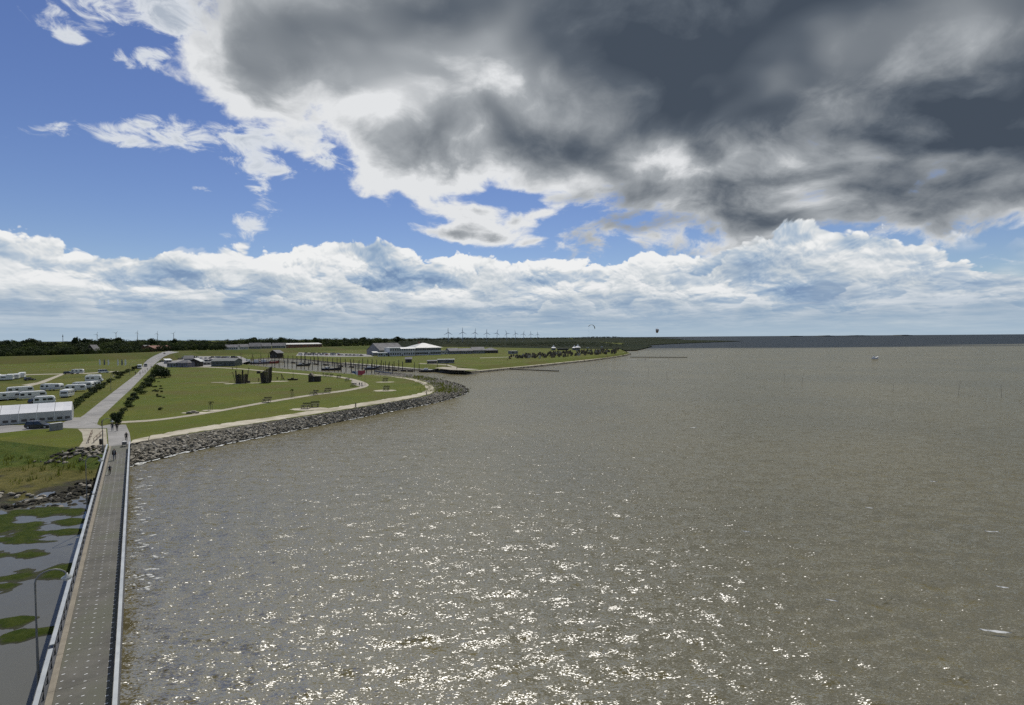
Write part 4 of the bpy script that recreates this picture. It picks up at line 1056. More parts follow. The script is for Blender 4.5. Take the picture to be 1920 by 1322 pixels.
def make_caravan(L=6.2, door=1):
    root = empty('caravan'); x0, x1 = -L/2, L/2
    prof = [(x0+.05, .42), (x0, .9), (x0+.06, 1.7), (x0+.32, 2.42), (x0+.7, 2.52), (x1-.75, 2.52), (x1-.3, 2.40), (x1-.02, 1.5), (x1, .9), (x1-.15, .42)]
    loft('body', [[(x, y, z) for x, z in prof] for y in (-1.13, 1.13)], WHITE, root, .05)
    MB().box(x0+.75, x1-.85, -.95, .95, 2.52, 2.57).build('roof_panel', WHITE, root)
    for sgn in (-1, 1):
        for (a, b) in ((x0+.35, x0+1.25), (x0+2.1, x0+2.9), (x1-1.7, x1-.5)):
            MB().box(a, b, sgn*1.128-.012*sgn*-1-.012, sgn*1.128+.014, 1.38, 2.0).build('window', GLASSD, root)
        MB().box(x0+.2, x1-.2, sgn*1.134-.006, sgn*1.134+.006, .80, .92).build('trim_stripe', P_GREY, root)
        wheel(root, -.1, sgn*1.0, .33)
    MB().box(x1-.09, x1+.006, -.8, .8, 1.30, 1.78, Matrix.Identity(4)).build('window', GLASSD, root)
    MB().box(x0+.02, x0+.055, -.8, .8, 1.35, 1.85).build('window', GLASSD, root)
    MB().box(x0+3.05, x0+3.7, 1.128, 1.146, .5, 2.2).build('door', P_SILVER, root)
    MB().tube([(x1-.1, 0, .46), (x1+1.15, 0, .46)], .06, 5).build('tow_bar', STEELD, root)
    MB().box(x0+.5, x0+.6, -.9, .9, 0.0, .44).build('stand', STEELD, root); return root
def make_motorhome(L=6.6):
    root = empty('motorhome'); x0, x1 = -L/2, L/2
    prof = [(x0, .45), (x0, 2.75), (x1-1.7, 2.85), (x1-.95, 2.8), (x1-.75, 2.2), (x1-1.5, 2.0), (x1-1.5, .45)]
    loft('body', [[(x, y, z) for x, z in prof] for y in (-1.12, 1.12)], WHITE, root, .05)
    cabp = [(x1-1.6, .35), (x1-1.6, 1.98), (x1-1.05, 1.95), (x1-.45, 1.2), (x1-.02, 1.02), (x1, .4)]
    loft('cab', [[(x, y, z) for x, z in cabp] for y in (-.98, .98)], WHITE, root, .04)
    loft('windscreen', [[(x1-1.0, -.85, 1.90), (x1-.98, .85, 1.90), (x1-.44, .92, 1.25), (x1-.44, -.92, 1.25)], [(x1-.96, -.85, 1.93), (x1-.95, .85, 1.93), (x1-.40, .92, 1.27), (x1-.40, -.92, 1.27)]], GLASSD, root)
    for sgn in (-1, 1):
        for (a, b, z0, z1_) in ((x0+.5, x0+1.5, 1.5, 2.1), (x0+2.2, x0+3.2, 1.5, 2.1)): MB().box(a, b, sgn*1.13-.012, sgn*1.13+.012, z0, z1_).build('window', GLASSD, root)
        MB().box(x1-1.45, x1-.85, sgn*.985-.012, sgn*.985+.012, 1.2, 1.8).build('window', GLASSD, root)
        MB().box(x1-.1, x1+.01, sgn*.7-.15, sgn*.7+.15, .75, .92).build('headlight', LIGHTM, root)
        for wx in (x0+1.3, x1-.85): wheel(root, wx, sgn*.95, .34)
    MB().box(x1-.06, x1+.02, -.9, .9, .38, .6).build('bumper', P_GREY, root)
    return root
def awning(root, L, m):
    loft('awning', [[(-L*.4, 1.16, .0), (-L*.4, 1.16, 2.3), (-L*.4, 3.4, 1.9), (-L*.4, 3.5, .0)], [(L*.4, 1.16, .0), (L*.4, 1.16, 2.3), (L*.4, 3.4, 1.9), (L*.4, 3.5, .0)]], m, root)
def heading(a, b): return math.atan2(b.y-a.y, b.x-a.x)
def put(o, px, py, rz, z=LZ, label=None, cat=None, group=None):
    o.location = P(px, py, z+.02); o.rotation_euler = (0, 0, rz); return tag(o, label, cat, group)
ROADH = heading(P(170, 785, LZ), P(262, 700, LZ))
# caravans: angle seen in the photo by their two ends
def along(x0_, y0_, x1_, y1_): return heading(P(x0_, y0_, LZ), P(x1_, y1_, LZ))
CV = [  # px, py(base), dir, length, kind, label
 (98, 732, along(78, 732, 117, 731.3), 6.9, 'c', 'white caravan with three dark windows standing alone mid-campsite', None),
 (62, 748.5, along(42, 749.5, 80, 747), 6.6, 'c', 'white caravan behind the black estate car', None),
 (13, 750.5, along(-10, 752, 28, 749), 6.8, 'c', 'white caravan with dark awning closest to the marquee row', AWND),
 (38, 738.5, along(12, 740, 58, 737), 7.0, 'c', 'white caravan with pale awning on the campsite track', AWN),
 (84, 759, along(68, 760, 97, 758.2), 4.8, 'c', 'small white caravan right behind the marquee', None),
 (126, 744.5, along(115, 745.5, 134, 741), 5.2, 'c', 'white caravan end-on beside the hedge with blue rear window', None),
 (142, 734, along(124, 734.8, 160, 733), 6.2, 'c', 'white caravan with beige top beside the hedge', None),
 (156, 728.5, along(135, 729, 175, 727.8), 6.6, 'c', 'long white caravan in the hedge-side row', None),
 (174, 727, along(162, 727.6, 184, 725), 5.6, 'c', 'pale grey-fronted caravan at the hedge', None),
 (177, 716, along(163, 716.6, 191, 715.5), 6.4, 'm', 'white motorhome at the end of the hedge-side row', None),
 (176, 712.5, along(164, 713, 188, 712), 6.0, 'c', 'white caravan behind the motorhome at the hedge', None),
 (42, 708.5, along(30, 711, 47, 705.5), 6.6, 'm', 'white motorhome at the end of the tight far row', None),
 (31, 710.5, along(20, 713, 36, 707), 6.6, 'c', 'white caravan in the tight far row beside the motorhome', None),
 (20, 712.5, along(9, 715, 25, 709), 6.6, 'm', 'white motorhome in the middle of the tight far row', None),
 (8, 713, along(-3, 716, 13, 709.5), 6.6, 'c', 'white caravan with grey side in the tight far row', None),
 (-4, 713.5, along(-14, 717, 1, 710), 6.6, 'm', 'white motorhome at the open end of the tight far row', None),
 (146, 700.8, along(137, 701, 155, 700.5), 5.6, 'c', 'white caravan hitched up on the track below the dike', None),
]
protoC = {}
for (px, py, rz, L, k, lab, aw) in CV:
    o = make_caravan(L) if k == 'c' else make_motorhome(L)
    if aw: awning(o, L, aw)
    put(o, px, py, rz, LZ, lab, 'caravan' if k == 'c' else 'motorhome', 'caravans and motorhomes on the campsite')
# cars
CARS = {}
def car(m, kind, px, py, rz, label, group=None, z=LZ):
    if (m.name, kind) not in CARS: CARS[(m.name, kind)] = o = make_car(m, kind)
    else: o = copy_tree(CARS[(m.name, kind)])
    if group is None and 'group' in o.keys(): del o['group']
    return put(o, px, py, rz, z, label, 'van' if kind == 'van' else 'car', group)
car(P_BLACK, 'estate', 74, 802.5, along(52, 803, 96, 801.5), 'black estate car parked in front of the white marquee')
car(P_BLACK, 'estate', 72, 756.5, along(55, 757.5, 88, 754), 'black estate car between the small caravan and the marquee')
car(P_BLACK, 'hatch', 56, 713.4, along(43, 714, 66, 712.6), 'black car at the tight far caravan row')
car(P_BLACK, 'estate', 129, 701.4, along(120, 701.6, 138, 701.1), 'black car towing the caravan on the track')
car(P_WHITE, 'van', 194, 699.2, along(188, 699.4, 200, 698.9), 'white van driving on the track below the dike')
mh = make_motorhome(6.4); put(mh, 262, 691.5, ROADH + PI, LZ, 'white motorhome driving down the road towards the walkers', 'motorhome')
car(P_GREY, 'van', 273, 687.5, ROADH + PI, 'grey van following the motorhome on the road')
car(P_BLACK, 'hatch', 308.5, 664.4, ROADH, 'black car on top of the dike ramp', z=7.2)
cols = [P_WHITE, P_SILVER, P_GREY, P_BLACK, P_BLUE, P_RED, P_GREEN]; nm = ['white', 'silver', 'grey', 'black', 'blue', 'red', 'dark green']
rc = np.random.default_rng(8)
for (xa, ya, xb, yb, n, where) in [(300, 679.5, 322, 672.5, 5, 'by the dike ramp'), (326, 672, 372, 670.5, 8, 'behind the kiosks in the back row'), (332, 674.5, 395, 672.5, 9, 'behind the kiosks in the middle row'), (376, 679.5, 398, 678, 4, 'beside the dark gable kiosk'), (398, 671, 446, 671.2, 8, 'behind the long grey-green hall'),
                                   (562, 665.5, 680, 667.3, 17, 'across the harbour basin'), (572, 663, 640, 663.8, 9, 'in the back row across the harbour')]:
    rz = along(xa, ya, xb, yb) + PI/2
    for i in range(n):
        t = (i + rc.uniform(.2, .8))/n; k = int(rc.choice(7, p=[.28, .18, .16, .16, .1, .06, .06])); kd = ['hatch', 'estate', 'van'][int(rc.choice(3, p=[.55, .3, .15]))]
        car(cols[k], kd, xa+(xb-xa)*t, ya+(yb-ya)*t, rz + rc.uniform(-.08, .08), f'{nm[k]} {"van" if kd == "van" else kd if kd == "estate" else "hatchback"} parked {where}', f'vehicles parked {where}')

# ------------------------------------------------------------------ marquee
def marquee():
    a, b = P(135, 787.3, LZ), P(0, 797.6, LZ); d = (a-b).normalized(); L = 30.0; bay = (a-b).length/4
    n = 6; o0 = a - d*bay*n; rz = math.atan2(d.y, d.x); root = empty('marquee', o0, rz); W_, h, r = 6.0, 2.35, 1.7
    tag(root, 'long white gabled marquee with windowed side walls beside the campsite road', 'marquee')
    for i in range(n):
        x0, x1 = i*bay+.03, (i+1)*bay-.03
        for k, (y0, y1, zz0, zz1) in enumerate([(-.12, W_/2, h-.04, h+r), (W_/2, W_+.12, h+r, h-.04)]):
            sag = .05
            vs = [(x0, y0, zz0), ((x0+x1)/2, y0, zz0-sag*.3), (x1, y0, zz0), (x1, (y0+y1)/2, (zz0+zz1)/2-sag), (x1, y1, zz1), ((x0+x1)/2, y1, zz1-sag*.3), (x0, y1, zz1), (x0, (y0+y1)/2, (zz0+zz1)/2-sag), ((x0+x1)/2, (y0+y1)/2, (zz0+zz1)/2-sag*2)]
            fs = [(0, 1, 8, 7), (1, 2, 3, 8), (8, 3, 4, 5), (7, 8, 5, 6)]; vs2 = [(x, y, z+.03) for x, y, z in vs]
            edge = [0, 1, 2, 3, 4, 5, 6, 7]; fs2 = [tuple(9+j for j in f) for f in fs] + [tuple(reversed(f)) for f in fs] + [(edge[j], edge[(j+1) % 8], 9+edge[(j+1) % 8], 9+edge[j]) for j in range(8)]
            MB().add(vs, []).add(vs2, []); mb = MB(); mb.v = vs+vs2; mb.f = fs2; mb.build('roof_panel', TENT, root)
        w = MB().box(x0, x1, -.03, .0, .02, h).build('wall_panel', TENTW, root)
        for k in range(2):
            xa = x0 + bay*(.13+.45*k); xb = xa + bay*.30
            MB().box(xa, xb, -.045, -.028, .95, 1.15).build('window', TENTW, w) if False else None
            arch = [(xa, .45), (xb, .45), (xb, 1.15), ((xa*.75+xb*.25), 1.55), ((xa+xb)/2, 1.62), ((xa*.25+xb*.75), 1.55), (xa, 1.15)]
            arch = [(xa, .42), (xb, .42), (xb, .98), (xa, .98)] if i > 1 else [(xa, .42), (xb, .42), (xb, 1.2), ((xa*.3+xb*.7), 1.6), ((xa*.7+xb*.3), 1.6), (xa, 1.2)]
            mb = MB(); mb.prism(arch, -.05, -.034, 'y'); mb.build('window', GLASSD if i > 1 else AWN, w)
        MB().box(x0, x1, W_, W_+.03, .02, h).build('wall_panel', TENTW, root)
    for i in range(n+1):
        for y in (-.06, W_+.06): MB().box(i*bay-.05, i*bay+.05, y-.05, y+.05, 0, h).build('post', WHITE, root)
    for x in (0.0, n*bay): MB().prism([(0, .02), (W_, .02), (W_, h), (W_/2, h+r-.05), (0, h)], x-.02 if x else .03, x+.02 if x else .06, 'x').build('gable_panel', TENTW, root)
marquee()
bx = empty('utility_cabinet', P(105.5, 806.5, LZ), ROADH - PI/2 + .5); MB().box(-1.0, 1.0, -.45, .45, 0.05, 1.45).build('cabinet_body', WALLG, bx, .03); MB().box(-1.05, 1.05, -.5, .5, 1.45, 1.52).build('lid', ROOFL, bx, .02); MB().box(-1.02, 1.02, -.47, .47, 0, .05).build('plinth', CONC, bx)
for x in (-.5, .5): MB().box(x-.45, x+.45, -.475, -.452, .15, 1.38).build('door', WALLG, bx)
tag(bx, 'grey utility cabinet with pale lid beside the black estate car', 'utility box')
# bicycle racks and litter bin by the jetty head
RUST = mat('rusty_steel', (.12, .075, .045), (.17, .11, .07), 3, .7)
for (x0_, y0_, x1_, y1_, lab) in [(166, 831, 173, 814, 'rusty tubular bicycle rack on the gravel nearer the grass'), (176, 831, 193, 815, 'rusty tubular bicycle rack on the gravel nearer the bin')]:
    a, b = P(x0_, y0_, LZ), P(x1_, y1_, LZ); d = b-a; root = empty('bicycle_rack', a, math.atan2(d.y, d.x)); L = d.length
    MB().tube([(0, 0, .9), (L, 0, .9)], .05, 6).build('top_rail', RUST, root); MB().tube([(0, 0, .35), (L, 0, .35)], .035, 6).build('lower_rail', RUST, root)
    for k in range(4): MB().tube([(L*k/3, 0, 0), (L*k/3, 0, .9)], .05, 6).build('post', RUST, root)
    tag(root, lab, 'bicycle rack')
bn = empty('litter_bin', P(189.5, 834, LZ)); MB().lathe([(.22, .08), (.26, .2), (.27, .95)], 10).build('bin_body', TIMBERD, bn, smooth=True); MB().lathe([(.29, .95), (.29, 1.0), (.2, 1.08)], 10).build('bin_lid', STEELD, bn); MB().tube([(0, 0, 0), (0, 0, .1)], .1).build('foot', STEELD, bn)
tag(bn, 'dark round litter bin at the jetty head', 'litter bin')
# feather flags below the dike
for i, (px, m, lab) in enumerate([(186, WHITE, 'white'), (194.5, P_GREY, 'grey'), (202, WHITE, 'white'), (220, WHITE, 'white'), (227.5, P_GREY, 'grey'), (234, WHITE, 'white')]):
    b = P(px, 688.5, LZ); root = empty('feather_flag', b, .3); MB().tube([(0, 0, 0), (0, 0, 4.2), (.1, 0, 5.2), (.45, 0, 5.6)], .035, 5).build('flagpole', P_SILVER, root)
    vs = [(.04, 0, 1.3), (.85, .05, 1.45), (1.0, .12, 2.6), (.9, .1, 4.0), (.75, .05, 5.1), (.4, 0, 5.55), (.08, 0, 5.1), (.04, 0, 3.5)]; mb = MB(); k = len(vs)
    mb.v = vs + [(x, y+.02, z) for x, y, z in vs]; mb.f = [tuple(range(k)), tuple(range(2*k-1, k-1, -1))] + [(j, (j+1) % k, k+(j+1) % k, k+j) for j in range(k)]
    mb.build('flag_cloth', m, root); tag(root, f'{lab} upright feather flag in the {"left-hand trio beside the track van" if False else "trio nearer the caravans" if i < 3 else "trio nearer the dike road"}', 'flag', 'feather flags in the meadow')
# ------------------------------------------------------------------ people
def person_mesh(name, pose, shirt, trousers):
    """one continuous skinned figure 1.75 m tall; pose gives leg and arm swing"""
    st, arm, bend = pose
    J_ = {'pel': (0, 0, .95), 'waist': (0, .01, 1.1), 'chest': (0, bend*.4, 1.32), 'neck': (0, bend*.6, 1.50), 'head': (0, bend*.8+.02, 1.63), 'crown': (0, bend*.8, 1.74)}
    E = [('pel', 'waist'), ('waist', 'chest'), ('chest', 'neck'), ('neck', 'head'), ('head', 'crown')]
    Rd = {'pel': (.15, .12), 'waist': (.14, .11), 'chest': (.17, .12), 'neck': (.06, .06), 'head': (.095, .11), 'crown': (.06, .07)}
    for s, n in ((-1, 'l'), (1, 'r')):
        f = st*s
        J_['hip'+n] = (s*.095, 0, .88); J_['kn'+n] = (s*.10, f*.20+.03, .48); J_['an'+n] = (s*.10, f*.38-.03, .09); J_['to'+n] = (s*.105, f*.38+.12, .045)
        J_['sh'+n] = (s*.19, bend*.5, 1.43); J_['el'+n] = (s*.255, bend*.5 - f*arm*.12-.02, 1.14); J_['wr'+n] = (s*.25, bend*.5 - f*arm*.25+.08, .90); J_['ha'+n] = (s*.245, bend*.5 - f*arm*.28+.11, .80)
        E += [('pel', 'hip'+n), ('hip'+n, 'kn'+n), ('kn'+n, 'an'+n), ('an'+n, 'to'+n), ('chest', 'sh'+n), ('sh'+n, 'el'+n), ('el'+n, 'wr'+n), ('wr'+n, 'ha'+n)]
        Rd.update({'hip'+n: (.095, .10), 'kn'+n: (.062, .065), 'an'+n: (.042, .045), 'to'+n: (.04, .03), 'sh'+n: (.065, .06), 'el'+n: (.046, .046), 'wr'+n: (.032, .032), 'ha'+n: (.04, .03)})
    names = list(J_); idx = {n: i for i, n in enumerate(names)}
    me = bpy.data.meshes.new('tmp'); me.from_pydata([J_[n] for n in names], [(idx[a], idx[b]) for a, b in E], [])
    o = bpy.data.objects.new('tmp', me); COL.objects.link(o)
    o.modifiers.new('s', 'SKIN'); sv = me.skin_vertices[0].data
    for n in names: sv[idx[n]].radius = Rd[n]; sv[idx[n]].use_root = (n == 'pel')
    ss = o.modifiers.new('u', 'SUBSURF'); ss.levels = 1; ss.render_levels = 1
    dg = bpy.context.evaluated_depsgraph_get(); ev = o.evaluated_get(dg); m2 = bpy.data.meshes.new_from_object(ev)
    bpy.data.objects.remove(o)
    SK, HR, SHOE = mat('skin', (.42, .25, .18), (.38, .22, .15), 3, .6), mat('hair', (.06, .04, .025), (.09, .06, .04), 6, .8), mat('shoe', (.03, .03, .03), (.05, .05, .05), 4, .8)
    m2.materials.clear()
    for m in (trousers, shirt, SK, HR, SHOE): m2.materials.append(m)
    for p in m2.polygons:
        c = p.center; z = c.z; k = 0
        if z < .10: k = 4
        elif z > 1.0 and abs(c.x) < .32: k = 1
        if abs(c.x) > .20 and z < 1.12: k = 2
        if z > 1.50: k = 2
        if z > 1.66 or (z > 1.55 and c.y < bend*.8-.02): k = 3
        p.material_index = k; p.use_smooth = True
    m2.name = name; return m2
def cloth(n, c): return mat('cloth_'+n, c, tuple(x*.8 for x in c), 4, .9)
CL = {'navy': cloth('navy', (.02, .028, .055)), 'black': cloth('black', (.015, .015, .016)), 'grey': cloth('grey', (.13, .13, .135)), 'blue': cloth('blue', (.05, .10, .22)), 'white': cloth('white', (.6, .6, .58)), 'olive': cloth('olive', (.07, .075, .04)), 'red': cloth('red', (.28, .04, .035)), 'jeans': cloth('jeans', (.06, .085, .14)), 'beige': cloth('beige', (.3, .26, .19))}
PM = {}
def person(px, py, label, shirt='black', trs='jeans', pose=(0.5, 1.0, .02), face=None, h=1.75, z=LZ, pos=None):
    key = (pose, shirt, trs)
    if key not in PM: PM[key] = person_mesh('person', pose, CL[shirt], CL[trs])
    o = bpy.data.objects.new('person', PM[key]); link(o); o.location = (pos if pos is not None else P(px, py, z)) ; o.scale = (h/1.75,)*3
    o.rotation_euler = (0, 0, random.uniform(0, 6.28) if face is None else face); return tag(o, label, 'person')
WALK, WALK2, STAND = (.75, 1.1, .03), (-.7, 1.0, .03), (.12, .3, .01)
FJ = -JA           # facing along the jetty towards land (local +y)
def jz(px, py):    # deck height where that pixel meets the jetty
    z = 2.8
    for _ in range(4): p = P(px, py, z); z = JZ((p-_m0).dot(JD)) + .004
    return P(px, py, z)
person(0, 0, 'person in open dark jacket and pale top walking along the jetty deck', 'white', 'jeans', WALK, FJ+PI, 1.8, pos=jz(214.5, 862.5))
pj = jz(214.5, 862.5)
# the open jacket of that walker
jk = [o for o in COL.objects if o.name.startswith('person')][0]
for sgn in (-1, 1):
    c = loft('jacket', [[(sgn*.06, .155, .95), (sgn*.20, .145, .80), (sgn*.26, 0, .78), (sgn*.20, -.14, .80), (0, -.16, .80)], [(sgn*.07, .165, 1.46), (sgn*.18, .14, 1.46), (sgn*.24, 0, 1.46), (sgn*.18, -.13, 1.46), (0, -.14, 1.47)]], CL['black'], jk)
person(0, 0, 'child in dark clothes running on the jetty behind the walker in the open jacket', 'navy', 'black', WALK, FJ+PI, 1.3, pos=jz(206, 889.5))
person(0, 0, 'person in dark clothes pushing a handcart at the jetty head', 'black', 'black', WALK2, FJ+PI, 1.75, pos=jz(237, 827.5))
person(191.5, 803, 'person in black standing on the forecourt away from the pair', 'black', 'black', STAND, 2.0)
person(210.8, 808.5, 'person in navy walking off the jetty beside a companion in black', 'navy', 'jeans', WALK, FJ, 1.72)
person(219.5, 808.5, 'person in black walking off the jetty beside a companion in navy', 'black', 'black', WALK2, FJ, 1.82)
for (px, py, lab, s, t) in [(254, 703.5, 'person with pale bag at the grass edge of the campsite road', 'navy', 'beige'), (262.5, 703, 'tall person in black leading the group on the campsite road', 'black', 'black'), (268, 699.5, 'person in grey in the group on the campsite road', 'grey', 'black'), (272, 699, 'person in navy in the group on the campsite road', 'navy', 'jeans'),
    (276.5, 695, 'person in white following the group on the campsite road', 'white', 'jeans'), (283.5, 690.5, 'person in black at the lawn side of the campsite road', 'black', 'jeans'), (290, 690, 'person in beige by the barrier near the large bushes', 'beige', 'black'),
    (667, 767, 'person in dark clothes on the sandy promenade at mid spit', 'navy', 'black'), (800, 743, 'person in black on the promenade at the tip of the spit', 'black', 'black'), (674, 724.5, 'tall person in black on the paved terrace', 'black', 'black'), (678.5, 725, 'person in navy on the paved terrace', 'navy', 'black'),
    (436, 694, 'person in black on the footpath by the grey-green hall', 'black', 'navy'), (444, 692, 'person in navy near the end of the grey-green hall', 'navy', 'black'), (466.5, 694.5, 'person in black on the footpath between the ship towers', 'black', 'black'),
    (485.2, 716, 'person in dark clothes at the foot of the tall ship tower', 'black', 'navy'), (520, 713.5, 'person in black under the rope frame', 'black', 'black'), (530.5, 713.5, 'small person in grey beside the rope frame', 'grey', 'black'), (606, 704.6, 'person in black on the footpath beside the playhouse', 'black', 'black'),
    (856.3, 693.2, 'person in black on the gravel of the far harbour shore', 'black', 'black'), (373, 687.5, 'person in navy at the dark gable kiosk', 'navy', 'black'), (951.5, 677, 'person in dark clothes on the beach meadow', 'black', 'navy'), (1175, 663, 'person in red on the path at the end of the beach', 'red', 'jeans'), (1139.5, 670, 'person in grey on the shore path below the beach chairs', 'grey', 'black'), (1076, 677, 'person in black on the shore path below the beach chairs', 'black', 'black')]:
    person(px, py, lab, s, t, [WALK, WALK2, STAND][random.randrange(3)], None, random.uniform(1.68, 1.85))
# handcart at the jetty head
hc = empty('handcart', jz(233.5, 837), FJ); MB().prism([(-.3, .35), (.3, .35), (.36, .85), (-.36, .85)], -.5, .5, 'y').build('tub', P_GREY, hc)
MB().box(-.28, .28, -.42, .42, .80, .88).build('load', CL['white'], hc); MB().tube([(-.25, .5, .5), (-.25, .95, 1.0), (.25, .95, 1.0), (.25, .5, .5)], .025, 5).build('handle', STEELD, hc)
for x in (-.34, .34):
    for y in (-.32, .32): wheel(hc, x, y, .17, .06)
for w in hc.children:
    if w.name.startswith('wheel'): w.rotation_euler = (0, 0, PI/2)
tag(hc, 'grey handcart with pale load pushed along the jetty head', 'handcart')

# ------------------------------------------------------------------ playground on the lawn
def pad(name, px, py, rx, ry, m=CONC, rot=0.0):
    c = P(px, py, LZ); n = 20
    pts = [c + Vector((math.cos(2*PI*k/n+rot)*rx*(1+.08*math.sin(3*k)), math.sin(2*PI*k/n)*ry, 0)) for k in range(n)]
    return sheet(name, pts, m, LZ+.03)
for a in [(440, 719.5, 4.5, 2.0), (476, 718.2, 4.0, 1.4), (412, 717, 4.0, 1.0), (520, 715, 5, 2.2), (581, 767, 5.0, 3.0), (722, 732.5, 4.0, 3.2), (722, 716.5, 4.0, 2.0), (366, 774, 3.5, 1.4), (402, 769.5, 3.2, 1.2)]:
    pad('sand_pad', *a[:2], *a[2:], SAND)
def ship_tower(px, py, rx, ry, hf, lean, label, extra=None, n=22):
    c = P(px, py, LZ); root = empty('ship_tower', c, 0); fx = c.normalized(); rz = math.atan2(-c.x, c.y); root.rotation_euler = (0, 0, rz)
    for k in range(n):
        a = 2*PI*k/n; ca, sa = math.cos(a), math.sin(a); h = hf(ca, sa, k)
        b = Vector((ca*rx, sa*ry, 0)); t = Vector((ca*(rx+lean*h), sa*(ry+lean*.6*h), h)); w = PI*(rx+ry)/n*.52
        tang = Vector((-sa*rx, ca*ry, 0)).normalized()*w; out = Vector((ca, sa, 0))*.05
        vs = [b-tang-out, b+tang-out, b+tang+out, b-tang+out, t-tang*1.1-out, t+tang*1.1-out, t+tang*1.1+out, t-tang*1.1+out]
        MB().add(vs, [(0, 3, 2, 1), (4, 5, 6, 7), (0, 1, 5, 4), (1, 2, 6, 5), (2, 3, 7, 6), (3, 0, 4, 7)]).build('plank', TIMBERD if k % 3 else TIMBER if k % 9 == 0 else TIMBERD, root)
    MB().lathe([(.9, 0), (1, .12)], 16).build('platform', TIMBERD, root).scale = (rx*1.15, ry*1.1, 1); root.children[-1].location = (0, 0, hf(.3, .3, 1)*.45)
    if extra: extra(root)
    return tag(root, label, 'playground')
def ex1(root):
    MB().tube([(-2.4, 0, .2), (-3.4, 0, 4.9)], .12, 6).build('prow_spar', TIMBERD, root)
    MB().box(2.0, 3.2, -.8, .8, 0, .9).build('slide_box', TIMBERD, root); MB().box(-2.3, -2.1, -1.0, -.2, .2, 1.0).build('hatch', TIMBER, root)
ship_tower(453.5, 718.5, 2.1, 1.6, lambda ca, sa, k: 3.6 + (1.6 if k % 4 == 1 else 0.0) + (.3 if k % 2 else 0), .10, 'dark timber play tower shaped like a ship bow with spiky planks', ex1)
def ex2(root):
    MB().box(-3.6, -2.1, -.7, .7, 4.0, 5.1).build('cabin_box', TIMBERD, root)
    for x in (-.9, .5): MB().box(x, x+.5, -2.02, -1.9, 1.2, 1.8).build('window', GLASSD, root)
    MB().box(.1, .4, -1.95, -1.85, .2, 3.4).build('ladder', TIMBER, root)
ship_tower(499, 717.5, 1.9, 1.6, lambda ca, sa, k: 5.4 + 1.5*ca + (.12 if k % 2 else 0), .09, 'tall dark timber play tower shaped like a ship stern with slanting top', ex2)
def frame(px, py, label):
    root = empty('rope_frame', P(px, py, LZ)); 
    for x in (-2.4, 1.9): MB().tube([(x, 0, 0), (x+.3, 0, 3.0)], .10, 6).build('post', TIMBERD, root)
    MB().tube([(-2.1, 0, 2.95), (2.2, 0, 3.05)], .08, 6).build('crossbeam', TIMBERD, root); MB().tube([(2.1, 0, 3.0), (3.0, .3, 1.0), (3.3, .4, 0)], .12, 6).build('strut', TIMBERD, root)
    for k in range(3): MB().tube([(-1.2+k, 0, 2.95), (-1.2+k, .1, 1.0)], .03, 4).build('rope', TIMBER, root)
    return tag(root, label, 'playground')
frame(519, 714, 'dark timber rope frame beside the tall ship tower')
wr = empty('play_boat', P(549, 713, LZ)); loft('hull', [[(-1.9, -.5, .1), (1.9, -.5, .1), (1.9, .5, .1), (-1.9, .5, .1)], [(-2.4, -.8, .75), (2.3, -.8, .65), (2.3, .8, .65), (-2.4, .8, .75)]], TIMBERD, wr); MB().tube([(.2, 0, .5), (.2, 0, 4.2)], [.09, .05], 6).build('mast', TIMBERD, wr); MB().box(-.6, .3, -.5, .5, .7, 1.1).build('deckhouse', TIMBERD, wr)
tag(wr, 'low dark play boat with a thin mast on the lawn', 'playground')
ph = empty('playhouse', P(590, 715.5, LZ), .1)
for x0 in (-2.3, -1.5, -.7, .1, .9, 1.7): MB().box(x0, x0+.74, -1.2, 1.2, .0, 2.2 if x0 > -1 else 2.6).build('plank_wall', TIMBERD, ph)
MB().prism([(-2.6, 2.55), (-1.4, 3.9), (-.1, 2.35)], -1.35, 1.35, 'y').build('roof', TIMBER, ph); MB().box(.4, 2.6, -1.3, 1.3, 2.2, 2.35).build('roof', TIMBERD, ph); MB().box(-.5, .1, -1.23, -1.19, .3, 1.6).build('door', STEELD, ph)
tag(ph, 'dark timber playhouse with pitched roof beyond the ship towers', 'playground')
def bench_set(px, py, label, rz=0.0, name='picnic_bench'):
    root = empty(name, P(px, py, LZ), rz)
    for y in (-.27, 0, .27): MB().box(-.9, .9, y-.12, y+.12, .72, .78).build('table_plank', TIMBERD, root)
    for s in (-1, 1):
        MB().box(-.9, .9, s*.75-.14, s*.75+.14, .42, .48).build('seat', TIMBERD, root)
        for x in (-.6, .6): MB().tube([(x, s*.85, 0), (x, s*.25, .74)], .06, 4).build('leg', TIMBERD, root)
    for z in (.85, 1.05): MB().box(-.9, .9, .86, .92, z, z+.14).build('backrest', TIMBERD, root)
    return tag(root, label, 'bench')
for i, (px, py, lab) in enumerate([(500, 754.5, 'dark picnic bench beside the footpath on the open lawn'), (588, 740.5, 'dark picnic bench beside the footpath next to the lounger'), (614, 736, 'dark picnic bench beside the footpath before the terrace'), (573, 766.5, 'dark bench on the sand pad between footpath and promenade, square backed'), (590.5, 763.5, 'dark bench on the sand pad between footpath and promenade, slanting'),
    (722, 715.5, 'dark bench on the sand pad near the harbour mouth'), (724, 731.5, 'dark bench on the sand pad in the round end of the lawn'), (662, 725, 'dark picnic bench at the terrace edge in the lawn'), (651, 714.5, 'dark picnic bench by the path above the terrace'), (635, 709, 'dark picnic bench by the path halfway to the playhouse'), (620, 706.5, 'dark picnic bench by the path close to the playhouse'), (611, 705.8, 'dark picnic bench beside the pale crates near the playhouse'), (675, 706, 'dark bench under the striped banner')]):
    o = bench_set(px, py, lab, random.uniform(-.4, .4)); s = 1.25 if i < 7 else 1.1; o.scale = (s, s, s)
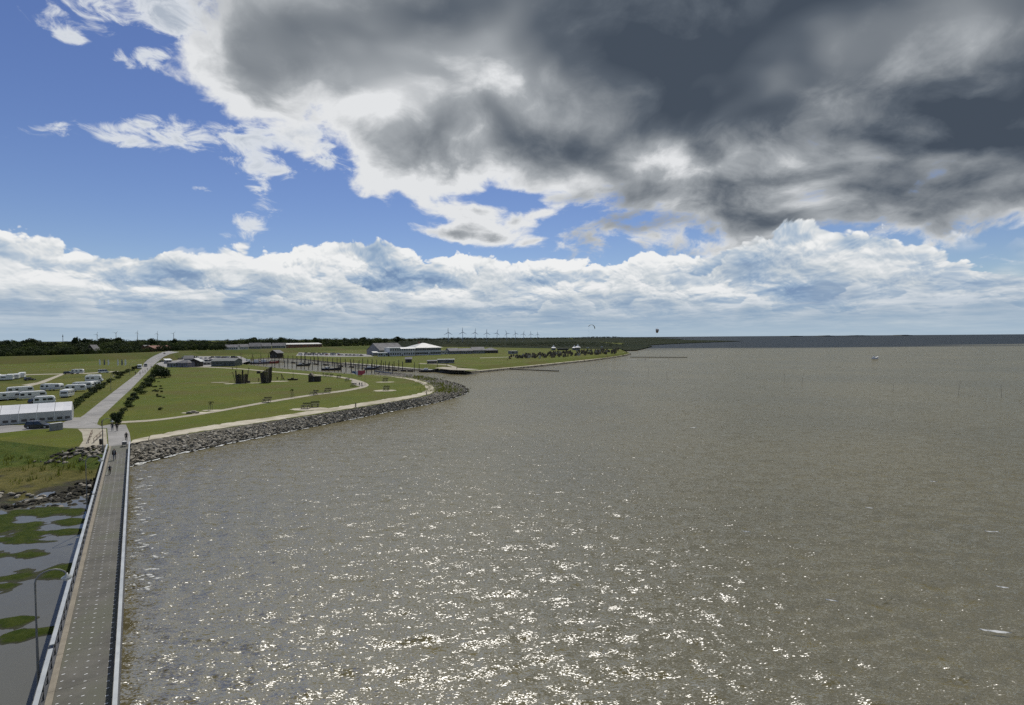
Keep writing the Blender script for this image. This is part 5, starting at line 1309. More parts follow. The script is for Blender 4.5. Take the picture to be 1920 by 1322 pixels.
# lounger, saplings with stakes, boulder group
lg = empty('lounger', P(600, 738.5, LZ), .35); MB().box(-1.6, 1.2, -.45, .45, .25, .35).build('bed', TIMBERD, lg); MB().prism([(-1.6, .35), (-.8, .35), (-1.9, 1.0)], -.45, .45, 'y').build('headrest', TIMBERD, lg)
for x in (-1.2, .9): MB().box(x-.08, x+.08, -.4, .4, 0, .25).build('leg', TIMBERD, lg)
tag(lg, 'long low dark lounger beside the footpath', 'lounger')
for (px, py, lab) in [(395, 769, 'young staked sapling beside the footpath near the boulders'), (548, 744.5, 'young staked sapling beside the footpath on the open lawn')]:
    root = empty('sapling', P(px, py, LZ)); 
    for k in range(3): a = 2.1*k; MB().tube([(math.cos(a)*.5, math.sin(a)*.5, 0), (math.cos(a)*.4, math.sin(a)*.4, 1.6)], .05, 5).build('stake', TIMBER, root)
    MB().tube([(0, 0, 0), (.05, 0, 2.2)], [.05, .02], 5).build('trunk', BARK, root); V, Fq = leaf_cloud(rgf, 120, .8, .8, .6, .08, 5, (0, 0, 2.0)); np_mesh('crown', V, Fq, LEAF_G, root); tag(root, lab, 'tree')
for k, (px, py, s) in enumerate([(355, 774, 1.3), (362, 773, 1.6), (370, 773.5, 1.0)]):
    o = link(bpy.data.objects.new('boulder', rock_mesh(k, ROCK))); o.location = P(px, py, LZ+.2); o.scale = (s, s, s*.8); o.rotation_euler = (0, 0, k); tag(o, 'grey boulder lying beside the lawn footpath', 'boulder', 'boulders beside the footpath')
# striped banner between poles by the terrace
bn = empty('banner', P(670, 720, LZ)); pa, pb = P(660, 717.5, LZ) - bn.location, P(684.5, 722.5, LZ) - bn.location
def bcol(n, c): return mat('banner_'+n, c, tuple(x*.85 for x in c), 2, .7)
for q in (pa, pb): MB().tube([(q.x, q.y, 0), (q.x, q.y, 6.4)], [.07, .04], 6).build('pole', TIMBER, bn)
for (t0, t1, m) in [(0, .28, bcol('blue', (.03, .09, .25))), (.28, .5, bcol('white', (.65, .62, .66))), (.5, 1.0, bcol('red', (.42, .035, .06)))]:
    vs = []; n = 8
    for i in range(n+1):
        t = t0 + (t1-t0)*i/n; x, y = pa.x + (pb.x-pa.x)*t, pa.y + (pb.y-pa.y)*t; wv = .3*math.sin(t*9); top = 4.7 + 1.3*t + .12*math.sin(t*14); h = .5 + 1.3*math.sin(PI*min(1, t*.8+.02))
        for dy in (0, .03): vs += [(x, y+wv+dy, top), (x+.2*math.sin(t*7), y+wv*1.3+dy, top-h)]
    fs = [(4*i, 4*i+1, 4*i+5, 4*i+4) for i in range(n)] + [(4*i+2, 4*i+6, 4*i+7, 4*i+3) for i in range(n)] + [(4*i, 4*i+4, 4*i+6, 4*i+2) for i in range(n)] + [(4*i+1, 4*i+3, 4*i+7, 4*i+5) for i in range(n)] + [(0, 2, 3, 1), (4*n, 4*n+1, 4*n+3, 4*n+2)]
    MB().add(vs, fs).build('cloth_panel', m, bn)
tag(bn, 'red, white and blue cloth banner slung between poles by the terrace', 'banner')
# ------------------------------------------------------------------ buildings
def building(name, xl, yl, xr, yr, wall_h, depth, roof, roof_h, wm, rm, label, cat='building', z=LZ, nwin=4, winh=None, rows=1, door=True, wfill=.6, over=.4, ridge_across=False):
    a, b = P(xl, yl, z), P(xr, yr, z); d = b-a; L = d.length; root = empty(name, a, math.atan2(d.y, d.x))
    MB().box(0, L, 0, depth, -.3, wall_h).build('wall', wm, root)
    o = over
    if roof == 'gable' and not ridge_across:
        r = MB().prism([(-o, wall_h-.05), (depth/2, wall_h+roof_h), (depth+o, wall_h-.05), (depth+o, wall_h+.12), (depth/2, wall_h+roof_h+.2), (-o, wall_h+.12)], -o, L+o, 'x').build('roof', rm, root)
        MB().prism([(.02, wall_h-.02), (depth/2, wall_h+roof_h-.06), (depth-.02, wall_h-.02)], .03, L-.03, 'x').build('gable', wm, root)
    elif roof == 'gable':
        MB().prism([(-o, wall_h-.05), (L/2, wall_h+roof_h), (L+o, wall_h-.05), (L+o, wall_h+.14), (L/2, wall_h+roof_h+.22), (-o, wall_h+.14)], -o, depth+o, 'y').build('roof', rm, root)
        MB().prism([(.02, wall_h-.02), (L/2, wall_h+roof_h-.06), (L-.02, wall_h-.02)], .03, depth-.03, 'y').build('gable', wm, root)
    elif roof == 'hip':
        i = min(L, depth)*.45; loft('roof', [[(-o, -o, wall_h), (L+o, -o, wall_h), (L+o, depth+o, wall_h), (-o, depth+o, wall_h)], [(i, depth/2-.2, wall_h+roof_h), (L-i, depth/2-.2, wall_h+roof_h), (L-i, depth/2+.2, wall_h+roof_h), (i, depth/2+.2, wall_h+roof_h)]], rm, root)
    elif roof == 'shed': MB().prism([(-o, wall_h+.02), (depth+o, wall_h+roof_h), (depth+o, wall_h+roof_h+.2), (-o, wall_h+.25)], -o, L+o, 'x').build('roof', rm, root)
    else: MB().box(-o, L+o, -o, depth+o, wall_h+.002, wall_h+.35).build('roof', rm, root)
    wh = winh or min(1.5, wall_h*.45)
    for rr in range(rows):
        zc = wall_h*(rr+.55)/rows
        for k in range(nwin):
            xc = L*(k+.5)/nwin; hw = L/nwin*wfill/2
            if door and rr == 0 and k == nwin//2:
                dd = MB().box(xc-.5, xc+.5, -.06, .03, .05, min(2.1, wall_h*.8)).build('door', STEELD, root); continue
            w = MB().box(xc-hw, xc+hw, -.03, .05, zc-wh/2, zc+wh/2).build('window', GLASSD, root); MB().box(xc-hw-.08, xc+hw+.08, -.08, .02, zc-wh/2-.1, zc-wh/2-.005).build('sill', WALLW, w)
    return tag(root, label, cat)
PURPLE = mat('grey_fence_panel', (.17, .16, .20), (.21, .20, .24), 1, .8); HALL = mat('hall_cladding', (.085, .10, .10), (.115, .13, .13), .3, .7); BEIGE = mat('beige_wall', (.30, .27, .22), (.36, .33, .27), .4, .8)
# kiosks at the lawn's upper end
building('kiosk', 313, 688.5, 330, 688.6, 2.6, 5, 'shed', .8, WALLG, ROOFT, 'small grey kiosk with mono-pitch roof next to the large bushes', nwin=3)
building('kiosk', 331, 688.5, 352, 688.7, 3.0, 6, 'hip', 1.8, PURPLE, ROOFT, 'kiosk fronted by grey-purple panels with a hipped grey roof', nwin=5, wfill=.3)
building('kiosk', 353.5, 688, 375, 687.6, 3.4, 7, 'gable', 2.2, TIMBERD, ROOFL, 'dark timber kiosk with a pale-edged gable roof', nwin=3, ridge_across=True, over=.9)
building('kiosk', 311, 682, 322, 681.6, 2.6, 5, 'shed', 1.0, WALLG, WHITE, 'small white-roofed stand behind the kiosks', nwin=2)
building('kiosk', 345, 679.8, 362, 679.4, 3.0, 7, 'gable', 2.4, WALLG, ROOFT, 'grey gabled shed behind the dark timber kiosk', nwin=3)
building('hall', 396, 687.2, 440, 686.6, 3.6, 14, 'gable', 1.6, HALL, HALL, 'long grey-green metal hall beside the harbour head', nwin=6, wfill=.5, winh=.9)
building('shed', 374, 684.5, 395, 684, 1.8, 4, 'flat', .3, BEIGE, ROOFL, 'low beige walled yard between kiosk and hall', nwin=3)
building('boathouse', 506, 670.8, 520, 671.0, 4.6, 7, 'gable', 3.0, TIMBERD, ROOFT, 'dark timber boathouse with steep grey roof at the harbour head', nwin=3, ridge_across=True, over=.8, z=LZ)
# village behind the dike
building('house', 289, 661.5, 322, 659, 5.0, 12, 'gable', 3.4, BRICK, ROOFR, 'red brick house at the top of the dike ramp', z=6.0, nwin=5, winh=1.4)
building('house', 276, 658.8, 287, 658.2, 4.6, 10, 'gable', 4.0, BRICK, ROOFT, 'small brick house half hidden behind the dike road', z=5.6, nwin=3)
building('apartment_house', 57, 653, 107, 652.5, 5.4, 14, 'flat', .4, BEIGE, BRICK, 'long pale and brick apartment house among the trees behind the dike', z=6.5, nwin=9, rows=1, winh=2.4)
building('house', 178, 664.6, 190, 664.0, 3.4, 9, 'gable', 7.0, TIMBERD, ROOFT, 'house with a steep slate roof behind the dike', z=6.0, nwin=3)
for (xl, xr, y, h, rh, lab) in [(421, 446, 655.6, 3.2, 3.6, 'low house with grey roof at the open end of the holiday village'), (447, 466, 655.0, 3.2, 4.0, 'grey-roofed holiday house with three white windows'), (467, 489, 654.2, 3.4, 5.4, 'tallest grey-roofed holiday house behind the dike'), (490, 509, 653.6, 3.4, 5.0, 'grey-roofed holiday house with white front'), (510, 535, 652.8, 3.4, 4.6, 'grey-roofed holiday house beside the long beige hall')]:
    building('holiday_house', xl, y, xr, y-.3, h, 12, 'gable', rh, WALLW if rh < 4.5 else WALLG, ROOFT, lab, z=7.0, nwin=6, wfill=.5)
building('hall', 536, 652.4, 604, 650.8, 5.6, 20, 'gable', 2.0, BRICK, ROOFL, 'long hall with pale roof and brick walls behind the dike', z=6.5, nwin=11, winh=1.8)
# the white restaurant complex above the far harbour shore
def complex_():
    z = LZ
    building('restaurant', 779, 666.6, 827, 665.4, 8.2, 30, 'hip', 5.0, WALLW, ROOFL, 'white two-storey restaurant wing with large pale roof', z=z, nwin=14, rows=2, winh=2.0, wfill=.86, over=1.6)
    building('restaurant', 731, 668.2, 778, 667.0, 8.6, 18, 'flat', .4, WALLW, WHITE, 'white two-storey restaurant wing with flat terrace roof', z=z, nwin=11, rows=2, winh=1.9, wfill=.6)
    a = P(712, 667.5, z); building('hall', 712, 665.6, 758, 664.0, 5.0, 26, 'gable', 8.0, WALLG, ROOFT, 'hall with a steep dark roof behind the white restaurant', z=z, nwin=8)
    building('restaurant', 709, 668.6, 727, 668.3, 3.6, 10, 'flat', .5, WALLW, WHITE, 'low white-fasciaed annexe with dark windows beside the white restaurant', z=z, nwin=4, wfill=.85, winh=1.9)
    building('kiosk', 700, 667.2, 709, 667.0, 3.2, 7, 'shed', 1.2, WALLG, ROOFL, 'small grey hut next to the white annexe', z=z, nwin=2)
    aw = empty('awning', P(750, 668.4, z) ); b = P(778, 667.6, z) - aw.location; aw.rotation_euler = (0, 0, math.atan2(b.y, b.x)); L = b.length
    MB().prism([(-2.2, 7.9), (0, 8.7), (0, 8.9), (-2.2, 8.1)], 0, L, 'x').build('fabric', WHITE, aw); MB().box(0, L, -2.3, -2.2, 7.7, 8.1).build('valance', WHITE, aw)
    for k in range(5): MB().tube([(L*k/4, -2.1, 7.9), (L*k/4, 0, 7.2)], .06, 4).build('arm', STEELD, aw)
    tag(aw, 'long white awning over the restaurant terrace', 'awning')
    ch = empty('chimney', P(786, 664, z)); ch.location.z = z + 12.0; MB().box(-1, 1, -1, 1, -.8, 2.4).build('shaft', BRICK, ch); MB().box(-1.2, 1.2, -1.2, 1.2, 2.4, 2.7).build('cap', STEELD, ch); tag(ch, 'dark chimney on the pale restaurant roof', 'chimney')
complex_()
for (xl, xr, y, h, dp, rf, rh, lab, wm) in [(828, 842, 664.6, 4.0, 14, 'flat', .4, 'low white building adjoining the restaurant', WALLW), (843, 862, 664.3, 3.6, 16, 'gable', 3.2, 'low grey building with gabled roof beyond the restaurant', WALLG), (863, 886, 663.8, 3.6, 16, 'gable', 2.6, 'long low grey building behind the covered boat', WALLG), (887, 910, 663.2, 3.8, 18, 'gable', 3.6, 'grey building with broad roof beyond the covered boat', WALLG), (911, 934, 662.4, 3.4, 14, 'hip', 3.0, 'last dark building of the low row before the beach', TIMBERD)]:
    building('building', xl, y, xr, y-.4, h, dp, rf, rh, wm, ROOFT, lab, nwin=7, wfill=.55)
building('kiosk', 821, 681.5, 852, 681.0, 2.6, 6, 'flat', .3, WALLG, ROOFL, 'long open kiosk on the far harbour meadow', nwin=8, wfill=.7, winh=1.2)
building('kiosk', 801, 682.2, 819, 682, 1.8, 4, 'shed', .6, TIMBER, ROOFT, 'low timber stall beside the long open kiosk', nwin=4, wfill=.7, winh=.8)
building('kiosk', 959, 663.6, 971, 663.2, 3.0, 6, 'flat', .3, WALLG, ROOFL, 'small pale hut at the edge of the beach meadow', nwin=2)
building('kiosk', 760, 680.2, 772, 680, 2.6, 5, 'gable', 1.4, TIMBERD, ROOFT, 'small dark hut on the bank above the quay', nwin=2)
bt = empty('covered_boat', P(882, 660.5, LZ), .05); loft('hull', [[(-6, -1, .8), (6, -1, .8), (6, 1, .8), (-6, 1, .8)], [(-7.5, -1.6, 2.6), (7.5, -1.6, 2.6), (7.5, 1.6, 2.6), (-7.5, 1.6, 2.6)]], WHITE, bt); MB().prism([(-7.4, 2.6), (-6.5, 3.6), (6.5, 3.9), (7.4, 2.6)], -1.4, 1.4, 'y').build('cover', WHITE, bt)
for x in (-4, 4): MB().box(x-.3, x+.3, -1.2, 1.2, 0, .85).build('cradle', STEELD, bt)
tag(bt, 'white covered boat laid up on land beside the low grey row', 'boat')
# pagoda tents of the beach
def pagoda(px, py, s, lab):
    root = empty('pagoda_tent', P(px, py, LZ)); s2 = s
    n = 12; prof = [(1.0, 2.4), (.72, 2.75), (.42, 3.4), (.2, 4.4), (.03, 5.4)]; rings = []
    for r, z_ in prof: rings.append([(r*s2*math.copysign(abs(math.cos(2*PI*k/n))**.6, math.cos(2*PI*k/n)), r*s2*math.copysign(abs(math.sin(2*PI*k/n))**.6, math.sin(2*PI*k/n)), z_*s2/2.6) for k in range(n)])
    loft('canopy', rings, TENT, root)
    for x in (-.8, .8):
        for y in (-.8, .8): MB().tube([(x*s2, y*s2, 0), (x*s2, y*s2, 2.45*s2/2.6)], .06, 5).build('pole', P_SILVER, root)
    MB().box(-.78*s2, .78*s2, .74*s2, .78*s2, 0, 2.2*s2/2.6).build('back_wall', AWN, root); return tag(root, lab, 'tent')
pagoda(1038, 656.8, 3.7, 'white pagoda tent standing apart at the beach'); pagoda(1077, 656.4, 3.5, 'white pagoda tent of the pair over the beach bar, with lower peak'); pagoda(1083.5, 656.4, 4.2, 'white pagoda tent of the pair over the beach bar, with higher peak')
building('beach_bar', 1046, 657.0, 1066, 656.8, 2.4, 5, 'flat', .25, TIMBERD, ROOFT, 'low dark beach bar between the pagoda tents', nwin=5, wfill=.7, winh=1)
for (px, py, w_, lab) in [(1102, 655.5, 3.6, 'pale information board beside the beach bar'), (1128.5, 653.8, 3.4, 'pale information board beyond the beach chairs')]:
    r_ = empty('information_board', P(px, py, LZ)); MB().box(-w_/2, w_/2, -.08, .08, 2.2, 3.9).build('board', ROOFL, r_)
    for x in (-w_/3, w_/3): MB().tube([(x, 0, 0), (x, 0, 2.2)], .1, 5).build('post', STEELD, r_)
    tag(r_, lab, 'sign')
# hooded beach chairs
def beach_chair_mesh(m):
    mb = MB()
    mb.prism([(-.45, .1), (.45, .1), (.45, .62), (-.1, .55), (-.28, 1.55), (.30, 1.62), (.34, 1.70), (-.42, 1.72), (-.55, .62)], -.66, -.58, 'x'); mb.prism([(-.45, .1), (.45, .1), (.45, .62), (-.1, .55), (-.28, 1.55), (.30, 1.62), (.34, 1.70), (-.42, 1.72), (-.55, .62)], .58, .66, 'x')
    mb.box(-.58, .58, -.45, .45, .25, .5); mb.prism([(-.50, .5), (-.28, .5), (-.24, 1.6), (-.42, 1.7)], -.58, .58, 'x'); mb.prism([(-.42, 1.6), (.34, 1.62), (.36, 1.72), (-.42, 1.74)], -.6, .6, 'x')
    o = mb.build('beach_chair', m); me = o.data; bpy.data.objects.remove(o); return me
BCM = [beach_chair_mesh(m) for m in (mat('wicker_dark', (.075, .062, .045), (.11, .09, .065), 6, .85), mat('wicker_brown', (.15, .115, .075), (.19, .15, .10), 6, .85), mat('wicker_pale', (.34, .32, .28), (.4, .38, .33), 6, .8))]
BCN = ['dark wicker', 'brown wicker', 'pale wicker']
rb = np.random.default_rng(17)
for i in range(210):
    u = rb.random(); px = 955 + 205*u**.85; yc = 672.5 - (px-955)*.058; py = yc - 1.5 + rb.uniform(-4.6, 4.8)*(.45 + .55*min(1, (px-950)/70)); k = int(rb.choice(3, p=[.5, .34, .16]))
    p = P(px, py, LZ); o = link(bpy.data.objects.new('beach_chair', BCM[k])); o.location = p; s = rb.uniform(1.3, 1.6); o.scale = (s, s, s); o.rotation_euler = (0, 0, rb.uniform(-1.2, 1.2))
    tag(o, f'{BCN[k]} hooded beach chair on the far beach meadow', 'beach chair', f'{BCN[k]} beach chairs')

# ------------------------------------------------------------------ harbour
def pile(px, py, h, r=.22, lab='dark mooring pile standing in the harbour basin', grp='mooring piles in the harbour', z=0.0):
    root = empty('mooring_pile', P(px, py, z)); root.location.z = -2.0
    MB().tube([(0, 0, 0), (.02, .03, h+2)], [r, r*.85], 7).build('shaft', PILEM, root); MB().lathe([(r*1.0, h+2), (r*.3, h+2.25)], 7).build('cap', STEELD, root); return tag(root, lab, 'pile', grp)
pierA = [(512, 678.5), (560, 681.5), (600, 684), (650, 688), (700, 692.5), (735, 695.0), (762, 696.5)]
def lerp_px(lst, x): return float(np.interp(x, [a for a, b in lst], [b for a, b in lst]))
for x in np.arange(515, 762, 8.3):
    x = x + random.uniform(-1.2, 1.2); hh = random.uniform(5.5, 7.0); pile(x, lerp_px(pierA, x), hh, .26, f'{"short" if hh < 6 else "tall" if hh > 6.5 else "middling"} dark mooring pile along the floating pier {"near the boathouse" if x < 590 else "towards its seaward tip" if x > 690 else "at mid length"}', 'mooring piles along the pier')
bankB = [(462, 684), (520, 689), (560, 693), (600, 696), (640, 699), (690, 701.5), (738, 701.0)]
for x in np.arange(462, 738, 7.8):
    x = x + random.uniform(-1.8, 1.8); hh = random.uniform(4.6, 6.2); pile(x, lerp_px(bankB, x) - 1.6, hh, .24, f'{"short" if hh < 5.1 else "tall" if hh > 5.7 else "middling"} dark mooring pile off the lawn bank {"near the fishing boats" if x < 550 else "near the harbour mouth" if x > 650 else "opposite the playhouse"}', 'mooring piles off the lawn bank')
for x, y, h in [(565.5, 678, 7), (571.5, 678, 8.5), (588.5, 679, 8.5), (595.5, 680, 8.5), (777, 696.5, 5.5), (786, 697, 5.5), (820, 694, 4), (838, 695, 4.5)]: pile(x, y, h, .2, 'tall thin pole by the far quay', 'tall poles by the far quay')
pp = [P(x, y, 0) for x, y in pierA + [(800, 697.5), (840, 698.0)]]; pr_ = empty('floating_pier', pp[0]); tag(pr_, 'long dark floating pier running out along the harbour basin', 'pier')
for a, b in zip(pp[:-1], pp[1:]):
    d = b-a; L = d.length; Mx = Matrix.Translation(a - pp[0]) @ Matrix.Rotation(math.atan2(d.y, d.x), 4, 'Z'); MB().box(.05, L-.05, -1.3, 1.3, .75, 1.0, Mx).build('deck_section', TIMBERD, pr_)
    for t in (.2, .8): MB().box(L*t-1.5, L*t+1.5, -1.1, 1.1, -.4, .74, Mx).build('float', STEELD, pr_)
    for s in (-1.2, 1.2): MB().tube([Mx @ Vector((.1, s, 1.9)), Mx @ Vector((L-.1, s, 1.9))], .05, 4).build('handrail', STEELD, pr_)
gw = empty('gangway', P(704, 697, .6)); e = P(735, 700.5, 1.2) - gw.location; MB().tube([(0, 0, .4), tuple(e)], .55, 4).build('ramp', STEELD, gw); MB().tube([(0, 0, 1.4), (e.x, e.y, e.z+1)], .06, 4).build('handrail', STEELD, gw); tag(gw, 'dark sloping gangway at the harbour mouth', 'gangway')
def boat(px, py, L, hullm, label, rz, trawler=True, z=0):
    root = empty('fishing_boat' if trawler else 'motor_boat', P(px, py, z), rz); w = L*.16
    def sec(x, ww, z0, z1): return [(x, -ww, z1), (x, -ww*.75, z0+.3), (x, 0, z0), (x, ww*.75, z0+.3), (x, ww, z1)]
    loft('hull', [sec(-L/2, w*.8, -.5, 1.5), sec(-L*.25, w, -.7, 1.3), sec(L*.1, w, -.7, 1.4), sec(L*.35, w*.65, -.6, 1.9), sec(L*.5, w*.06, .3, 2.4)], hullm, root)
    MB().box(-L*.46, L*.30, -w*.8, w*.8, 1.05, 1.18).build('deck', TIMBER, root)
    wh = MB().box(-L*.32, -L*.10, -w*.55, w*.55, 1.18, 3.6 if trawler else 2.4).build('wheelhouse', WHITE, root)
    MB().box(-L*.11, -L*.095, -w*.5, w*.5, 2.4 if trawler else 1.7, 3.2 if trawler else 2.2).build('window', GLASSD, wh)
    if trawler:
        MB().tube([(0, 0, 1.1), (0, 0, 9.0)], [.14, .07], 6).build('mast', TIMBERD, root); MB().tube([(-L*.35, 0, 3.6), (-L*.35, 0, 7.0)], .08, 5).build('mast', TIMBERD, root)
        for s in (-1, 1): MB().tube([(0, 0, 2.0), (.4, s*4.2, 8.0)], .09, 5).build('outrigger', TIMBERD, root)
        for q in ((L*.48, 0, 2.4), (-L*.48, 0, 1.6)): MB().tube([(0, 0, 8.8), q], .03, 4).build('stay', STEELD, root)
    else: MB().tube([(-L*.2, 0, 2.4), (-L*.2, 0, 4.0)], .04, 4).build('mast', TIMBERD, root)
    return tag(root, label, 'boat')
NAVY = paint('hull_navy', (.02, .03, .06)); HRED = paint('hull_red', (.22, .03, .025)); HPUR = paint('hull_grey_violet', (.11, .10, .14)); HGRN = paint('hull_green', (.02, .07, .05))
boat(452, 680.6, 15, NAVY, 'navy fishing boat moored at the harbour head with raised outriggers', .6); boat(473, 681.4, 16, HGRN, 'green fishing boat moored at the harbour head', .5); boat(489, 682.2, 16, HPUR, 'grey-violet fishing boat moored below the boathouse', .6); boat(503, 681.6, 17, HRED, 'red fishing boat moored beside the boathouse', .4)
boat(569, 686.2, 10, P_BLACK, 'small black motor boat with white cabin in the basin', .3, False); boat(622, 694.2, 13, P_BLACK, 'dark motor boat moored against the lawn-side piles', .1, False); boat(698, 693, 10, NAVY, 'navy motor boat at the end of the piles', .5, False); boat(806, 697.6, 11, P_BLACK, 'low dark workboat at the tip of the floating pier', 0, False)
# ------------------------------------------------------------------ out on the water
def groyne(p0, p1, lab, n=46):
    a, b = P(*p0, 0), P(*p1, 0); root = empty('groyne', a)
    d = b-a; L = d.length; rz = math.atan2(d.y, d.x); Mx = Matrix.Rotation(rz, 4, 'Z'); MB().box(0, L, -.7, .7, -1.0, .42, Mx).build('brushwood', PILEM, root)
    me = None
    for k in range(n):
        p = d*(k/(n-1)); q = MB().tube([(0, 0, -1), (0, 0, .75)], .12, 5).build('stake', PILEM, root); q.location = (p.x, p.y, random.uniform(-.1, .1))
    return tag(root, lab, 'groyne')
groyne((926, 691.6), (1047, 696.3), 'dark brushwood groyne running out from the beach meadow'); groyne((1182, 670.0), (1288, 670.4), 'dark low groyne at the end of the far beach', 30)
for (px, yb, yt, lean) in [(1215, 708, 691, .4), (1251, 712, 697, -.3), (1376, 697, 688, .5), (1470, 717, 700, .3), (1503, 721, 699, 1.0), (1674, 734, 721, .2), (1796, 742, 714, .9), (1878, 745, 721, -.3)]:
    b = P(px, yb, 0); h = (yb-yt)*b.y/F_PX; root = empty('channel_stake', b); MB().tube([(0, 0, -1), (lean*.5, 0, h*.6), (lean, .1, h)], [.05, .035, .015], 5).build('stem', TIMBER, root)
    for k in range(4): MB().tube([(lean*.8, .05, h*.8), (lean + random.uniform(-.5, .5), random.uniform(-.5, .5), h*random.uniform(.9, 1.05))], .014, 4).build('twig', TIMBER, root)
    tag(root, 'thin leaning brushwood channel stake standing in open water', 'channel marker', 'channel stakes in the open water')
boat(1641, 673.2, 6, WHITE, 'small white motor boat far out on the open water', .1, False)
# kites and their surfers
def kite(px, py, d, span, m, m2, rot, lab):
    c = PD(px, py, d); root = empty('kite', c); root.rotation_euler = rot; n = 12; r = span*.36; vs = []
    for i in range(n+1):
        a = PI*(.04 + .92*i/n); ch = (.45 + .75*math.sin(a))*span*.24; x, z_ = -math.cos(a)*r, math.sin(a)*r
        vs += [(x, -ch*.6, z_), (x*1.01, 0, z_*1.03+.12), (x, ch, z_-.05), (x*.97, 0, z_*.97)]
    fs = []
    for i in range(n): fs += [(4*i+k, 4*i+(k+1) % 4, 4*i+4+(k+1) % 4, 4*i+4+k) for k in range(4)]
    fs += [(3, 2, 1, 0), (4*n, 4*n+1, 4*n+2, 4*n+3)]; k = len(fs)
    o = MB().add(vs, fs).build('canopy', m, root); o.data.materials.append(m2)
    for i, p in enumerate(o.data.polygons): p.material_index = 1 if abs(p.center.x) > r*.55 else 0
    for s in (-1, 1): MB().tube([(s*r*.95, 0, .3), (0, -1, -r*2.2)], .012, 3).build('bridle_line', STEELD, root)
    return tag(root, lab, 'kite')
kite(1109, 615.5, 470, 8.5, AWND, P_BLACK, (0.1, .35, .15), 'dark crescent kite flying over the coastal wood'); kite(1232, 621.5, 480, 6.5, AWN, mat('kite_orange', (.22, .15, .08), (.18, .12, .07), 1, .6), (.3, -.75, 1.25), 'grey and orange kite seen edge-on over the shore')
for (px, py, lab) in [(1210, 674.5, 'kitesurfer leaving a white wake off the beach end'), (1238, 669.2, 'kitesurfer on the water beyond the white wake')]:
    o = person(px, py, lab, 'black', 'black', (.3, .8, .06), 1.2, 1.8, z=.12)
    b = MB().box(-.22, .22, -.75, .75, -.01, .05).build('kiteboard', P_RED, None); b.location = P(px, py, .1); b.rotation_euler = (0, 0, 1.3); tag(b, 'kiteboard under the ' + lab, 'kiteboard')
FOAM = mat('foam', (.72, .73, .72), (.55, .56, .55), 1.2, .8)
def foam(spots):
    VV, FF = [], []; base = 0
    for (c, L, w, a, z_) in spots:
        n = 9; ca, sa = math.cos(a), math.sin(a); top, bot = [], []
        for i in range(n):
            t = i/(n-1) - .5; e = (1 - (2*t)**2)**.6*w*random.uniform(.35, 1.2); bend = .18*L*(t*t)
            for s, l in ((1, top), (-1, bot)): x, y = t*L, s*e*.5 + bend; l.append((c[0]+x*ca-y*sa, c[1]+x*sa+y*ca, z_ + .05 + (.05 if s > 0 else 0) + random.uniform(0, .03)))
        VV += top + bot; FF += [(base+i, base+i+1, base+n+i+1, base+n+i) for i in range(n-1)]; base += 2*n
    o = mesh_obj('foam', VV, FF, FOAM); tag(o, 'white foam of breaking wavelets and wash along the stones', 'foam', kind='stuff')
fs_ = []
for (px, py, L, w, a) in [(1868, 1189, 1.9, .22, -.25), (1860, 1000, 1.3, .14, -.2), (1300, 803, 1.6, .2, .1), (1185, 674.8, 10, .7, 0), (1232, 675.2, 22, .6, 0), (1880, 1105, .9, .1, -.4), (1630, 955, .9, .12, -.5), (1750, 905, 1.0, .12, -.3), (1560, 1130, .9, .1, -.4), (1640, 671.5, 8, 1.0, 0), (1010, 930, .7, .12, .1), (1400, 1000, .8, .1, -.3)]: fs_.append((P(px, py, 0), L, w, a, .10))
wl = [SL[i].lerp(ST[i], .11) for i in range(len(SL))]
for i in range(len(wl)-6):
    for _ in range(7):
        p = wl[i].lerp(wl[i+1], random.random()); t = wl[i+1]-wl[i]; fs_.append(((p.x+random.uniform(-.7, .9), p.y+random.uniform(-.9, .5)), random.uniform(.5, 1.6), random.uniform(.10, .30), math.atan2(t.y, t.x)+random.uniform(-.3, .3), .06))
for _ in range(70):
    s = random.uniform(20, JLEN-9); p = J(s, 2.0 + abs(random.gauss(0, 1.1)), 0); fs_.append((p, random.uniform(.3, 1.2), random.uniform(.06, .2), random.uniform(-.6, .9), .10))
foam(fs_)
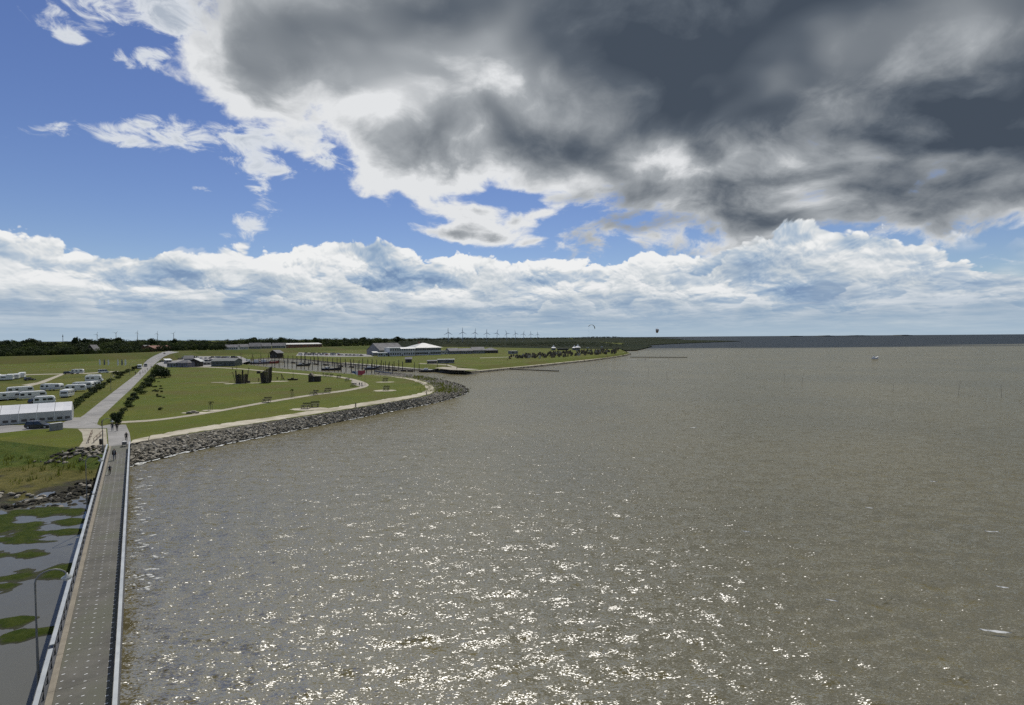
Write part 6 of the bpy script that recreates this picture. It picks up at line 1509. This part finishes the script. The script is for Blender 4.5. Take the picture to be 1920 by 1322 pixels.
# wind turbines
TURB = mat('turbine_white', (.46, .51, .56), (.43, .47, .52), .05, .5)
def turbine(px, py, d, rot, lab, grp, r=26.0):
    c = PD(px, py, d); root = empty('wind_turbine', (c.x, c.y, 1.0)); h = c.z - 1
    MB().tube([(0, 0, 0), (0, 0, h)], [h*.036, h*.022], 10).build('tower', TURB, root, smooth=True); MB().box(-1.5, 1.5, -3.2, 5.0, h-1.2, h+1.8).build('nacelle', TURB, root, .3)
    ro = MB().lathe([(.3, -1.2), (1.3, -.6), (1.5, .8)], 8).build('hub', TURB, root); ro.location = (0, -3.8, h+.3); ro.rotation_euler = (PI/2, 0, 0)
    for k in range(3):
        a = rot + k*2*PI/3; u = Vector((math.cos(a), math.sin(a), 0)); s = Vector((-u.y, u.x, 0))
        vs = [u*1.0-s*.9, u*1.0+s*.9, u*r*.25+s*1.8, u*r+s*.4, u*r-s*.3, u*r*.25-s*.9]; k_ = len(vs); mb = MB(); mb.v = [(v.x, v.y, -.35) for v in vs] + [(v.x, v.y, .35) for v in vs]; mb.f = [tuple(range(k_)), tuple(range(2*k_-1, k_-1, -1))] + [(j, (j+1) % k_, k_+(j+1) % k_, k_+j) for j in range(k_)]
        mb.build('blade', TURB, ro)
    return tag(root, lab, 'wind turbine', grp)
for i, (px, py) in enumerate([(840.5, 623.5), (867.5, 622.8), (891, 623.4), (912.7, 624.2), (932, 624.4), (950, 625), (966.5, 625.2), (981.7, 626), (995.4, 626.3), (1008, 626.6)]):
    turbine(px, py, 2250 + 150*i, [.52, .52, .4, .5, .25, .9, .7, .3, .6, .5][i]*1.0 + (PI/2-.52), 'white three-bladed wind turbine in the row before the far wood', 'wind turbines beyond the beach', 21)
for (px, py) in [(182, 627), (217.5, 624.5), (257.5, 624), (295, 625.5), (325.5, 625.5)]: turbine(px, py, 4800, random.uniform(0, 2), 'tiny far wind turbine above the dike wood', 'far wind turbines inland', 26)
ms = empty('mast', PD(118, 640, 900)); ms.location.z = 2; MB().tube([(0, 0, 0), (0, 0, PD(118, 627, 900).z-2)], [.7, .25], 6).build('shaft', STEELD, ms); MB().box(-.5, .5, -.5, .5, 26, 28).build('antenna', STEELD, ms); tag(ms, 'slim dark mast above the dike wood', 'mast')
